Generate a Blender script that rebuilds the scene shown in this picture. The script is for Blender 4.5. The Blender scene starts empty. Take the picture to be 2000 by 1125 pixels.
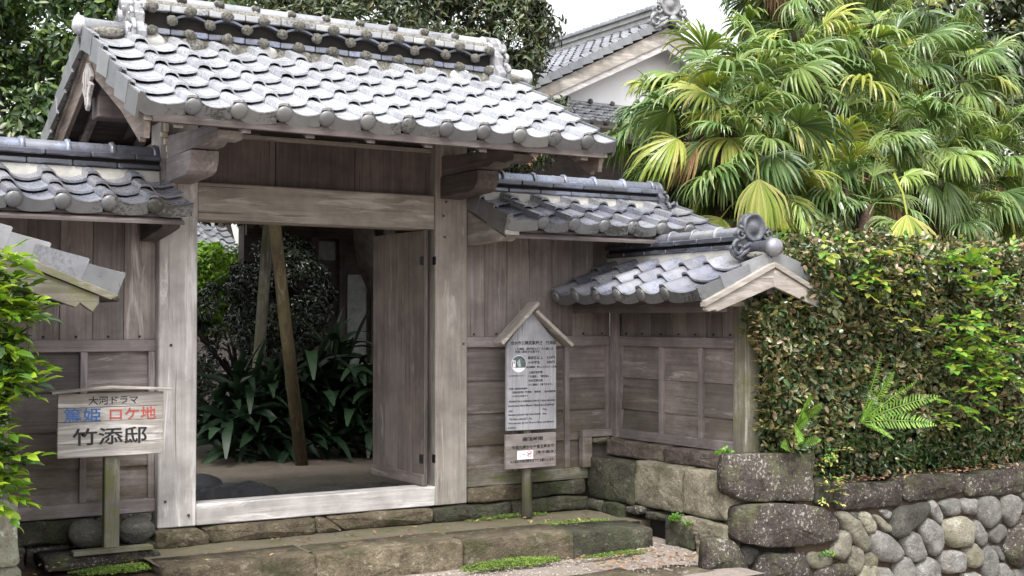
import bpy, bmesh, math, random
import numpy as np
from mathutils import Vector, Matrix, noise, Quaternion
R = math.radians
rng = random.Random(7)
sc = bpy.context.scene

# ---------------------------------------------------------------- camera, sky, sun, exposure
CAM = Vector((-2.5749, -7.9958, 1.3039))
YAW, PITCH = 0.55248, 0.02559
cd = bpy.data.cameras.new('camera'); cam = bpy.data.objects.new('camera', cd)
sc.collection.objects.link(cam); sc.camera = cam
cd.sensor_width = 36; cd.lens = 45; cd.clip_start = .05; cd.clip_end = 500
cam.location = CAM
cam.rotation_euler = (R(90) + PITCH, 0, -YAW)
SUN_EL, SUN_AZ = R(58), R(215)            # azimuth clockwise from +Y
w = bpy.data.worlds.new('World'); sc.world = w; w.use_nodes = True
nt = w.node_tree; nt.nodes.clear()
sky = nt.nodes.new('ShaderNodeTexSky'); sky.sky_type = 'NISHITA'; sky.sun_disc = False
sky.sun_elevation = SUN_EL; sky.sun_rotation = SUN_AZ; sky.dust_density = 4; sky.air_density = 1.5
hs = nt.nodes.new('ShaderNodeHueSaturation'); hs.inputs['Saturation'].default_value = .18
bg = nt.nodes.new('ShaderNodeBackground'); bg.inputs[1].default_value = .15
wo = nt.nodes.new('ShaderNodeOutputWorld')
nt.links.new(sky.outputs[0], hs.inputs['Color']); nt.links.new(hs.outputs[0], bg.inputs[0]); nt.links.new(bg.outputs[0], wo.inputs[0])
sl = bpy.data.lights.new('sun', 'SUN'); sl.energy = 1.5; sl.angle = R(14); sl.color = (1, .97, .92)
sun = bpy.data.objects.new('sun', sl); sc.collection.objects.link(sun)
sd = Vector((math.sin(SUN_AZ) * math.cos(SUN_EL), math.cos(SUN_AZ) * math.cos(SUN_EL), math.sin(SUN_EL)))
sun.rotation_euler = sd.to_track_quat('Z', 'Y').to_euler()
sc.view_settings.view_transform = 'Standard'; sc.view_settings.look = 'None'
sc.view_settings.exposure = 1.35; sc.view_settings.gamma = 1
sc.render.engine = 'CYCLES'
sc.cycles.max_bounces = 6; sc.cycles.diffuse_bounces = 3; sc.cycles.transmission_bounces = 3

# ---------------------------------------------------------------- materials
def mat(name):
    m = bpy.data.materials.new(name); m.use_nodes = True
    n = m.node_tree.nodes; l = m.node_tree.links
    return m, n, l, n['Principled BSDF']
def coords(n, l, scale, rand=True, kind='Object'):
    tc = n.new('ShaderNodeTexCoord'); mp = n.new('ShaderNodeMapping')
    mp.inputs['Scale'].default_value = scale
    if rand:
        oi = n.new('ShaderNodeObjectInfo'); mu = n.new('ShaderNodeVectorMath'); mu.operation = 'SCALE'
        cx = n.new('ShaderNodeCombineXYZ')
        for i, k in enumerate((37., 23., 51.)):
            q = n.new('ShaderNodeMath'); q.operation = 'MULTIPLY'; q.inputs[1].default_value = k
            l.new(oi.outputs['Random'], q.inputs[0]); l.new(q.outputs[0], cx.inputs[i])
        ad = n.new('ShaderNodeVectorMath'); ad.operation = 'ADD'
        l.new(tc.outputs[kind], ad.inputs[0]); l.new(cx.outputs[0], ad.inputs[1]); l.new(ad.outputs[0], mp.inputs[0])
    else: l.new(tc.outputs[kind], mp.inputs[0])
    return mp.outputs[0]
def nz(n, l, vec, scale, detail=5, rough=.6, dist=0.):
    t = n.new('ShaderNodeTexNoise'); t.inputs['Scale'].default_value = scale; t.inputs['Detail'].default_value = detail
    t.inputs['Roughness'].default_value = rough; t.inputs['Distortion'].default_value = dist
    l.new(vec, t.inputs['Vector']); return t.outputs['Fac']
def ramp(n, l, fac, stops):
    r = n.new('ShaderNodeValToRGB'); e = r.color_ramp.elements
    while len(e) < len(stops): e.new(.5)
    for i, (p, c) in enumerate(stops):
        e[i].position = p; e[i].color = (*c, 1) if len(c) == 3 else c
    l.new(fac, r.inputs[0]); return r.outputs[0]
def mixc(n, l, fac, a, b, typ='MIX'):
    m = n.new('ShaderNodeMix'); m.data_type = 'RGBA'; m.blend_type = typ
    for s, v in ((0, fac), (6, a), (7, b)):
        if isinstance(v, (int, float)): m.inputs[s].default_value = v
        elif isinstance(v, tuple): m.inputs[s].default_value = (*v, 1)
        else: l.new(v, m.inputs[s])
    return m.outputs[2]
def mth(n, l, op, a, b=None):
    m = n.new('ShaderNodeMath'); m.operation = op
    for i, v in enumerate((a, b)):
        if v is None: continue
        if isinstance(v, (int, float)): m.inputs[i].default_value = v
        else: l.new(v, m.inputs[i])
    return m.outputs[0]
def bump(n, l, b, h, st, d=.01):
    bp = n.new('ShaderNodeBump'); bp.inputs['Strength'].default_value = st; bp.inputs['Distance'].default_value = d
    l.new(h, bp.inputs['Height']); l.new(bp.outputs[0], b.inputs['Normal'])
def rnd(n): return n.new('ShaderNodeObjectInfo').outputs['Random']

def wood(name, axis, c0, c1, pale=None, palef=.0, moss=0., var=.3, brown=0., splash=0.):
    """weathered timber: grain along axis, streaks of silvery wear, stains"""
    m, n, l, b = mat(name)
    sc_ = [26.] * 3; sc_[axis] = .9
    v = coords(n, l, tuple(sc_)); v2 = coords(n, l, (1, 1, 1))
    s3 = [9.] * 3; s3[axis] = 1.1
    v3 = coords(n, l, tuple(s3))
    g = nz(n, l, v, 1.6, 6, .65, .6); st = nz(n, l, v2, 3.2, 5, .62); wv = nz(n, l, v3, 1.3, 5, .7, .8)
    col = ramp(n, l, g, [(.3, c0), (.68, c1)])
    col = mixc(n, l, ramp(n, l, st, [(.38, (.55, .55, .55)), (.62, (0, 0, 0))]), col, tuple(x * .45 for x in c0))
    if pale: col = mixc(n, l, ramp(n, l, wv, [(.56 - palef, (0, 0, 0)), (.68 - palef, (.85, .85, .85))]), col, pale)
    if brown: col = mixc(n, l, mth(n, l, 'MULTIPLY', st, brown), col, (.16, .10, .06))
    s5 = [60.] * 3; s5[axis] = 1.6
    ck = nz(n, l, coords(n, l, tuple(s5)), 1., 3, .5, .4)
    col = mixc(n, l, ramp(n, l, ck, [(.27, (.75, .75, .75)), (.34, (0, 0, 0))]), col, tuple(x * .3 for x in c0))
    r = rnd(n)
    col = mixc(n, l, 1., col, mixc(n, l, r, (1 - var,) * 3, (1 + var * .55,) * 3), 'MULTIPLY')
    if moss:
        v4 = coords(n, l, (1, 1, 1), rand=False)
        sp = n.new('ShaderNodeSeparateXYZ'); l.new(v4, sp.inputs[0])
        f = mth(n, l, 'MULTIPLY', ramp(n, l, nz(n, l, v4, 7, 6, .7), [(.45, (0, 0, 0)), (.62, (1, 1, 1))]), moss)
        col = mixc(n, l, f, col, (.10, .11, .035))
    if splash:
        v6 = coords(n, l, (1, 1, 1), rand=False); sp = n.new('ShaderNodeSeparateXYZ'); l.new(v6, sp.inputs[0])
        mr = n.new('ShaderNodeMapRange'); mr.inputs['From Min'].default_value = .95; mr.inputs['From Max'].default_value = .3; l.new(sp.outputs[2], mr.inputs['Value'])
        q = mth(n, l, 'MULTIPLY', mr.outputs[0], ramp(n, l, nz(n, l, coords(n, l, (1.2, 1.2, 3.5), rand=False), 2.4, 6, .7), [(.36, (0, 0, 0)), (.62, (1, 1, 1))]))
        col = mixc(n, l, mth(n, l, 'MULTIPLY', q, splash), col, (.085, .07, .045))
    l.new(col, b.inputs['Base Color']); b.inputs['Roughness'].default_value = .82
    b.inputs['Specular IOR Level'].default_value = .3
    bump(n, l, b, mth(n, l, 'ADD', g, mth(n, l, 'MULTIPLY', wv, .5)), .55, .006)
    return m
W = {}
def wset(key, *a, **k):
    for i, ax in enumerate('xyz'): W[key + ax] = wood('wood_%s_%s' % (key, ax), i, *a, **k)
wset('wall', (.175, .152, .145), (.33, .295, .285), (.44, .405, .395), -.01, var=.42, brown=.16, splash=1.)
wset('door', (.13, .107, .10), (.25, .22, .21), (.36, .33, .32), -.03, var=.15, brown=.3)
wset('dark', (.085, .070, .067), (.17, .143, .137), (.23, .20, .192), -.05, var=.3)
wset('pale', (.40, .375, .365), (.60, .575, .565), (.74, .72, .715), .02, var=.1, brown=.10)
wset('lint', (.29, .265, .24), (.46, .425, .39), (.55, .515, .48), .02, var=.1, brown=.25)
wset('rail', (.22, .192, .192), (.36, .325, .325), (.46, .42, .425), .0, var=.15, brown=.1, splash=.6)
wset('mossy', (.13, .115, .095), (.26, .24, .20), (.36, .34, .31), .0, moss=.75, var=.15)
wset('barge', (.17, .135, .12), (.30, .25, .225), (.36, .32, .30), .0, var=.12, brown=.15)
wset('sign', (.34, .32, .29), (.48, .46, .44), (.72, .70, .69), .07, var=.06, brown=.28)
wset('notice', (.27, .27, .29), (.40, .40, .43), None, 0, var=.05)
wset('log', (.06, .045, .028), (.15, .11, .06), (.22, .18, .12), .0, var=.25, moss=.3)

def tile_mat(name, base, dirt=.5, blue=0., rough=.36, var=.25):
    m, n, l, b = mat(name)
    v = coords(n, l, (1, 1, 1))
    a = nz(n, l, v, 9, 5, .65); sp = nz(n, l, v, 60, 4, .7); st = nz(n, l, v, 3, 3, .5)
    col = ramp(n, l, a, [(.3, tuple(x * .8 for x in base)), (.7, tuple(x * 1.12 for x in base))])
    if blue: col = mixc(n, l, mth(n, l, 'MULTIPLY', ramp(n, l, st, [(.5, (0, 0, 0)), (.58, (1, 1, 1))]), blue), col, (.30, .34, .46))
    col = mixc(n, l, mth(n, l, 'MULTIPLY', ramp(n, l, mth(n, l, 'ADD', mth(n, l, 'MULTIPLY', st, .6), mth(n, l, 'MULTIPLY', sp, .5)), [(.60, (0, 0, 0)), (.66, (1, 1, 1))]), dirt), col, (.06, .058, .05))
    col = mixc(n, l, 1., col, mixc(n, l, rnd(n), (1 - var, 1 - var, 1 - var * .85), (1 + var * .5, 1 + var * .5, 1 + var * .45)), 'MULTIPLY')
    l.new(col, b.inputs['Base Color'])
    l.new(ramp(n, l, a, [(.3, (rough - .06,) * 3), (.8, (rough + .2,) * 3)]), b.inputs['Roughness'])
    b.inputs['Metallic'].default_value = .45; b.inputs['Specular IOR Level'].default_value = .6
    bump(n, l, b, mth(n, l, 'ADD', a, mth(n, l, 'MULTIPLY', sp, .25)), .15, .01)
    return m
T_MAIN = tile_mat('roof_tile_silver', (.56, .57, .60), .16, rough=.24, var=.16)
T_EAVE = tile_mat('eave_tile_lichen', (.185, .188, .19), .95, rough=.45)
T_RIDGE = tile_mat('ridge_tile_weathered', (.38, .385, .40), .7, rough=.32)
T_EDGE = tile_mat('tile_edge_shaded_grey', (.27, .275, .29), .35, rough=.34)  # darker grey on the upright flaps puts their weaker light into the colour
T_WING = tile_mat('roof_tile_grey', (.31, .31, .335), .45, .35, rough=.25, var=.38)
T_BLUE = tile_mat('ridge_tile_bluish', (.20, .21, .245), .5, .6, rough=.26)
T_DARK = tile_mat('ridge_band_dark', (.10, .105, .125), .25, .35, rough=.3)
T_FAR = tile_mat('roof_tile_far', (.27, .28, .30), .4, rough=.3)

def plain(name, col, rough=.8, var=.0, scale=12, br=.25, bumpst=.2, metal=0., spec=.4, emit=None):
    m, n, l, b = mat(name)
    v = coords(n, l, (1, 1, 1)); a = nz(n, l, v, scale, 6, .65)
    c = ramp(n, l, a, [(.3, tuple(x * (1 - br) for x in col)), (.7, tuple(x * (1 + br) for x in col))])
    if var: c = mixc(n, l, 1., c, mixc(n, l, rnd(n), (1 - var,) * 3, (1 + var,) * 3), 'MULTIPLY')
    l.new(c, b.inputs['Base Color']); b.inputs['Roughness'].default_value = rough; b.inputs['Metallic'].default_value = metal
    b.inputs['Specular IOR Level'].default_value = spec
    if bumpst: bump(n, l, b, a, bumpst, .02)
    return m
PLASTER = plain('lime_plaster_old', (.42, .41, .38), .9, br=.2)
PLASTER_W = plain('white_plaster', (.80, .79, .80), .85, scale=3, br=.05, bumpst=.05)
IRON = plain('black_iron', (.02, .02, .022), .5, metal=.6)
VOID = plain('dark_gap_fill', (.02, .018, .015), .95)  # near-black earth fill; also puts gap shade into ridge and hedge cores
ONI = plain('old_oni_clay', (.24, .24, .25), .6, scale=20, br=.45, bumpst=.5)
ONI_D = plain('dark_oni_clay', (.085, .09, .105), .38, scale=20, br=.45, bumpst=.3)
NODE = plain('mossy_node_clay', (.12, .115, .10), .95, scale=70, br=.85, bumpst=1.)
MOSSBED = plain('lichen_bed', (.20, .19, .165), .95, scale=60, br=.85, bumpst=1.)
INK = plain('black_ink', (.018, .02, .022), .6, br=.1, bumpst=0)
INK_B = plain('blue_paint', (.045, .13, .36), .6, br=.3, bumpst=0)
INK_R = plain('red_paint', (.38, .07, .06), .6, br=.3, bumpst=0)
INK_W = plain('worn_ink', (.10, .095, .095), .7, br=.5, bumpst=0, scale=60)
WHITE = plain('white_sticker', (.82, .84, .92), .4, br=.02, bumpst=0)
REDP = plain('red_print', (.6, .08, .09), .5, br=.05, bumpst=0)
PHOTO = plain('photo_print_dark', (.10, .13, .13), .4, br=.6, bumpst=0, scale=60)

def stone_mat(name, base, dark, lichen, moss, lf=.5, mf=.5, var=.2, lsc=26, speck=1.):
    m, n, l, b = mat(name)
    v = coords(n, l, (1, 1, 1))
    a = nz(n, l, v, 5, 7, .7); f = nz(n, l, v, 38, 6, .75); m1 = nz(n, l, v, 4.5, 6, .65); li = nz(n, l, v, lsc, 4, .7, .3); pi = nz(n, l, v, 90, 3, .6)
    col = ramp(n, l, mth(n, l, 'ADD', mth(n, l, 'MULTIPLY', a, .6), mth(n, l, 'MULTIPLY', f, .4)), [(.38, dark), (.58, base)])
    col = mixc(n, l, mth(n, l, 'MULTIPLY', ramp(n, l, mth(n, l, 'ADD', mth(n, l, 'MULTIPLY', li, .7), mth(n, l, 'MULTIPLY', a, .3)), [(.565, (0, 0, 0)), (.60, (1, 1, 1))]), lf), col, lichen)
    col = mixc(n, l, mth(n, l, 'MULTIPLY', ramp(n, l, mth(n, l, 'ADD', mth(n, l, 'MULTIPLY', m1, .75), mth(n, l, 'MULTIPLY', f, .25)), [(.50, (0, 0, 0)), (.62, (1, 1, 1))]), mf), col, moss)
    col = mixc(n, l, mth(n, l, 'MULTIPLY', ramp(n, l, pi, [(.33, (1, 1, 1)), (.42, (0, 0, 0))]), .45 * speck), col, tuple(x * .35 for x in dark))
    col = mixc(n, l, 1., col, mixc(n, l, rnd(n), (1 - var,) * 3, (1 + var,) * 3), 'MULTIPLY')
    l.new(col, b.inputs['Base Color']); b.inputs['Roughness'].default_value = .95; b.inputs['Specular IOR Level'].default_value = .25
    bump(n, l, b, mth(n, l, 'ADD', a, mth(n, l, 'ADD', mth(n, l, 'MULTIPLY', f, .8), mth(n, l, 'MULTIPLY', pi, .3))), 1., .035)
    return m
S_BROWN = stone_mat('stone_dark_lichen', (.105, .088, .078), (.028, .021, .020), (.46, .46, .41), (.13, .14, .07), .8, .6, lsc=48)
S_TAN = stone_mat('stone_tan', (.33, .30, .225), (.12, .10, .075), (.44, .43, .37), (.06, .07, .035), .45, .6)
S_SILL = stone_mat('stone_sill_brown', (.23, .19, .165), (.10, .08, .07), (.34, .32, .30), (.09, .09, .05), .3, .3)
S_STEP = stone_mat('stone_step', (.22, .18, .125), (.07, .056, .038), (.42, .39, .31), (.055, .062, .025), .5, .8, lsc=24)
S_MOSSY = stone_mat('stone_green', (.11, .105, .075), (.035, .035, .028), (.26, .30, .22), (.05, .065, .025), .45, .8)
S_COB = stone_mat('cobble_grey', (.31, .30, .28), (.12, .115, .11), (.50, .50, .47), (.17, .155, .12), .55, .45, var=.35, lsc=26, speck=1.)
S_COBT = stone_mat('cobble_tan', (.33, .31, .25), (.16, .145, .11), (.48, .47, .40), (.15, .16, .08), .5, .55, var=.25, lsc=26, speck=1.)
S_PALE = stone_mat('stone_pale_lichen', (.42, .43, .34), (.20, .18, .14), (.62, .66, .54), (.25, .32, .18), .9, .4, lsc=12)
S_ROUND = stone_mat('rock_smooth', (.135, .13, .115), (.06, .058, .05), (.26, .25, .21), (.08, .09, .05), .4, .3)

def ground_mat(name, c0, c1, speck, moss=None, mf=0., sps=160):
    m, n, l, b = mat(name)
    v = coords(n, l, (1, 1, 1), rand=False)
    a = nz(n, l, v, 2.6, 7, .65); f = nz(n, l, v, sps, 3, .7); c = nz(n, l, v, 28, 6, .7)
    col = ramp(n, l, mth(n, l, 'ADD', mth(n, l, 'MULTIPLY', a, .5), mth(n, l, 'MULTIPLY', c, .5)), [(.38, c0), (.62, c1)])
    col = mixc(n, l, ramp(n, l, f, [(.56, (0, 0, 0)), (.64, (.6, .6, .6))]), col, speck)
    if moss: col = mixc(n, l, mth(n, l, 'MULTIPLY', ramp(n, l, mth(n, l, 'ADD', mth(n, l, 'MULTIPLY', a, .7), mth(n, l, 'MULTIPLY', c, .3)), [(.48, (0, 0, 0)), (.58, (1, 1, 1))]), mf), col, moss)
    l.new(col, b.inputs['Base Color']); b.inputs['Roughness'].default_value = .95; b.inputs['Specular IOR Level'].default_value = .2
    bump(n, l, b, mth(n, l, 'ADD', c, mth(n, l, 'MULTIPLY', f, .6)), .8, .02)
    return m
G_PLAT = ground_mat('platform_earth', (.10, .085, .06), (.20, .172, .13), (.30, .26, .19), (.075, .085, .03), .6)
G_GRAV = ground_mat('pinkish_gravel', (.20, .165, .145), (.34, .29, .26), (.50, .46, .43), (.10, .10, .05), .35, 120)
G_GARD = ground_mat('garden_earth', (.065, .054, .042), (.12, .10, .08), (.15, .135, .11))
G_BANK = ground_mat('bank_soil', (.04, .03, .02), (.10, .07, .05), (.16, .09, .06))

def leaf_mat(name, stops, rough=.35, trans=.25, var=.0, spec=.5, tcol=None):
    m, n, l, b = mat(name)
    g = n.new('ShaderNodeNewGeometry')
    col = ramp(n, l, g.outputs['Random Per Island'], stops)
    v = coords(n, l, (1, 1, 1)); a = nz(n, l, v, 1.6, 3, .6)
    col = mixc(n, l, 1., col, ramp(n, l, a, [(.3, (.65, .65, .65)), (.7, (1.25, 1.25, 1.2))]), 'MULTIPLY')
    if var: col = mixc(n, l, 1., col, mixc(n, l, rnd(n), (1 - var,) * 3, (1 + var, 1 + var * .8, 1)), 'MULTIPLY')
    l.new(col, b.inputs['Base Color']); b.inputs['Roughness'].default_value = rough; b.inputs['Specular IOR Level'].default_value = spec
    tr = n.new('ShaderNodeBsdfTranslucent'); mx = n.new('ShaderNodeMixShader'); mx.inputs[0].default_value = trans
    l.new(mixc(n, l, 1., col, (1.25, 1.2, .5), 'MULTIPLY'), tr.inputs[0])
    l.new(b.outputs[0], mx.inputs[1]); l.new(tr.outputs[0], mx.inputs[2]); l.new(mx.outputs[0], n['Material Output'].inputs[0])
    return m
L_HEDGE = leaf_mat('hedge_leaf', [(0, (.036, .07, .024)), (.50, (.08, .125, .042)), (.68, (.15, .145, .055)), (.84, (.22, .15, .085)), (.95, (.31, .25, .15)), (1, (.36, .40, .11))], .3, .15, spec=.6)
L_VINE = leaf_mat('vine_leaf', [(0, (.06, .19, .035)), (.6, (.13, .31, .05)), (.88, (.24, .38, .06)), (1, (.38, .36, .07))], .4, .35)
L_CAM = leaf_mat('camellia_leaf', [(0, (.06, .16, .02)), (.35, (.13, .27, .03)), (1, (.28, .42, .045))], .28, .35, var=.25)
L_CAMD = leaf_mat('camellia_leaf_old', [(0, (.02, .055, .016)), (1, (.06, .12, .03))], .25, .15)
L_TREE = leaf_mat('tree_leaf_dark', [(0, (.015, .03, .012)), (.6, (.035, .06, .02)), (1, (.09, .13, .045))], .35, .15)
L_TREE2 = leaf_mat('tree_leaf_green', [(0, (.03, .07, .015)), (.55, (.06, .12, .025)), (1, (.19, .26, .04))], .35, .25)
L_TREE4 = leaf_mat('tree_leaf_deep', [(0, (.022, .05, .014)), (.6, (.042, .085, .022)), (1, (.13, .19, .035))], .35, .22)
L_TREE3 = leaf_mat('tree_leaf_olive', [(0, (.03, .045, .02)), (.6, (.06, .085, .04)), (.93, (.13, .15, .07)), (1, (.28, .22, .10))], .35, .2)
L_BRIGHT = leaf_mat('bright_bush_leaf', [(0, (.10, .24, .02)), (1, (.30, .50, .05))], .45, .35)
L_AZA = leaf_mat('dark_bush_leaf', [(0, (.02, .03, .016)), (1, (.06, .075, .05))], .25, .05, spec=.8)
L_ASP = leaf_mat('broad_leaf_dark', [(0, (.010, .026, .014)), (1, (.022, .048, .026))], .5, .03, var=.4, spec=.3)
L_FERN = leaf_mat('fern_frond', [(0, (.12, .28, .04)), (1, (.30, .50, .08))], .45, .4)
L_MOSS = leaf_mat('moss_green', [(0, (.05, .085, .015)), (.6, (.12, .19, .03)), (1, (.21, .31, .05))], .8, .1)
L_P = [leaf_mat('palm_green', [(0, (.12, .21, .055)), (.7, (.24, .33, .11)), (1, (.40, .45, .23))], .34, .3, var=.2),
       leaf_mat('palm_deep_green', [(0, (.08, .155, .055)), (.7, (.17, .27, .10)), (1, (.31, .39, .20))], .3, .25, var=.2),
       leaf_mat('palm_yellow', [(0, (.24, .33, .06)), (.6, (.38, .42, .11)), (1, (.50, .46, .20))], .35, .35, var=.15),
       leaf_mat('palm_dead', [(0, (.16, .09, .055)), (.6, (.30, .17, .11)), (1, (.36, .31, .14))], .7, .15, var=.3)]
BARK = plain('bark', (.035, .028, .023), .95, scale=14, br=.5, bumpst=1.)
FIBRE = plain('palm_fibre', (.075, .05, .035), .95, scale=30, br=.6, bumpst=1.)

# ---------------------------------------------------------------- helpers
COL = sc.collection
def tag(o, label, cat, group=None, kind=None):
    if label: o['label'] = label
    if cat: o['category'] = cat
    if group: o['group'] = group
    if kind: o['kind'] = kind
    return o
def thing(name, label, cat, loc, group=None):
    o = bpy.data.objects.new(name, None); o.empty_display_size = .1; COL.objects.link(o); o.location = loc
    return tag(o, label, cat, group)
def wpos(p):
    v = Vector(p.location)
    while p.parent: p = p.parent; v += p.location
    return v
def link(name, me, parent=None, M=None, m=None):
    """one mesh object; vertices in world coordinates unless M (world matrix) is given"""
    o = bpy.data.objects.new(name, me); COL.objects.link(o)
    if parent is not None: o.parent = parent
    base = wpos(parent) if parent is not None else Vector((0, 0, 0))
    if M is None: o.location = -base
    else: o.matrix_local = Matrix.Translation(-base) @ M
    if m is not None:
        if not me.materials: me.materials.append(m)
        elif me.materials[0] is not m:
            o.material_slots[0].link = 'OBJECT'; o.material_slots[0].material = m
    return o
def me_from(name, v, f, m=None, smooth=False):
    me = bpy.data.meshes.new(name); me.from_pydata([tuple(p) for p in v], [], f); me.validate()
    bm = bmesh.new(); bm.from_mesh(me); bmesh.ops.recalc_face_normals(bm, faces=bm.faces); bm.to_mesh(me); bm.free()
    if smooth: me.shade_smooth()
    if m: me.materials.append(m)
    return me
I4 = Matrix.Identity(4)
def boxmesh(x0, x1, y0, y1, z0, z1, bev=.004, jit=0., M=None):
    bm = bmesh.new(); bmesh.ops.create_cube(bm, size=1)
    for v in bm.verts:
        v.co = Vector((x0 + (v.co.x + .5) * (x1 - x0), y0 + (v.co.y + .5) * (y1 - y0), z0 + (v.co.z + .5) * (z1 - z0)))
        if jit: v.co += Vector([rng.uniform(-jit, jit) for _ in range(3)])
    if bev: bmesh.ops.bevel(bm, geom=bm.edges[:], offset=min(bev, .4 * min(x1 - x0, y1 - y0, z1 - z0)), segments=1, affect='EDGES')
    if M is not None:
        bm.transform(M)
        if M.determinant() < 0: bmesh.ops.reverse_faces(bm, faces=bm.faces)
    me = bpy.data.meshes.new('m'); bm.to_mesh(me); bm.free(); return me
def box(parent, name, x0, x1, y0, y1, z0, z1, m, bev=.004, jit=.0015, M=None, label=None):
    me = boxmesh(x0, x1, y0, y1, z0, z1, bev, jit, M); me.name = name
    o = link(name, me, parent, None, m)
    if label: o['label'] = label
    return o
def prism(parent, name, poly, axis, a, b, m, M=None, bev=.003):
    """polygon in the two other axes (in order) extruded along axis from a to b"""
    n = len(poly); v = []
    for s in (a, b):
        for p in poly:
            q = [p[0], p[1]]; q.insert(axis, s); v.append(tuple(q))
    f = [tuple(range(n)), tuple(range(2 * n - 1, n - 1, -1))] + [(i, (i + 1) % n, (i + 1) % n + n, i + n) for i in range(n)]
    me = me_from(name, v, f)
    bm = bmesh.new(); bm.from_mesh(me)
    if bev: bmesh.ops.bevel(bm, geom=bm.edges[:], offset=bev, segments=1, affect='EDGES')
    if M is not None: bm.transform(M)
    bm.to_mesh(me); bm.free()
    return link(name, me, parent, None, m)
def cylmesh(L, r0, r1=None, seg=14, x0=0., dome=0., arc=(0, 360)):
    """cylinder along +x, optional domed end at x0"""
    r1 = r1 or r0; v = []; f = []
    rings = [(x0, r0), (x0 + L, r1)]
    if dome: rings = [(x0 - dome, .02 * r0), (x0 - dome * .85, r0 * .5), (x0 - dome * .5, r0 * .85)] + rings
    for x, r in rings:
        for i in range(seg):
            a = 2 * math.pi * i / seg; v.append((x, r * math.cos(a), r * math.sin(a)))
    for k in range(len(rings) - 1):
        for i in range(seg): f.append((k * seg + i, k * seg + (i + 1) % seg, (k + 1) * seg + (i + 1) % seg, (k + 1) * seg + i))
    f += [tuple(range(seg))[::-1], tuple(range((len(rings) - 1) * seg, len(rings) * seg))]
    return v, f
def tube(pts, radii, seg=8):
    v = []; f = []; pts = [Vector(p) for p in pts]
    for k, p in enumerate(pts):
        d = (pts[min(k + 1, len(pts) - 1)] - pts[max(k - 1, 0)]).normalized()
        q = d.to_track_quat('Z', 'X')
        for i in range(seg):
            a = 2 * math.pi * i / seg; v.append(p + q @ Vector((radii[k] * math.cos(a), radii[k] * math.sin(a), 0)))
    for k in range(len(pts) - 1):
        for i in range(seg): f.append((k * seg + i, k * seg + (i + 1) % seg, (k + 1) * seg + (i + 1) % seg, (k + 1) * seg + i))
    f += [tuple(range(seg))[::-1], tuple(range((len(pts) - 1) * seg, len(pts) * seg))]
    return v, f
def joinvf(parts):
    V = []; F = []
    for v, f in parts:
        o = len(V); V += list(v); F += [tuple(i + o for i in q) for q in f]
    return V, F
def frame(O, x, y, z=(0, 0, 1)):
    M = Matrix.Identity(4); x, y, z = Vector(x), Vector(y), Vector(z)
    for i in range(3): M[i][0] = x[i]; M[i][1] = y[i]; M[i][2] = z[i]; M[i][3] = O[i]
    return M
def lathe(prof, seg=16):
    """profile of (x, r) revolved round x"""
    v = []; f = []
    for x, r in prof:
        for i in range(seg):
            a = 2 * math.pi * i / seg; v.append((x, r * math.cos(a), r * math.sin(a)))
    for k in range(len(prof) - 1):
        for i in range(seg): f.append((k * seg + i, k * seg + (i + 1) % seg, (k + 1) * seg + (i + 1) % seg, (k + 1) * seg + i))
    f += [tuple(range(seg))[::-1], tuple(range((len(prof) - 1) * seg, len(prof) * seg))]
    return v, f

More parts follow.
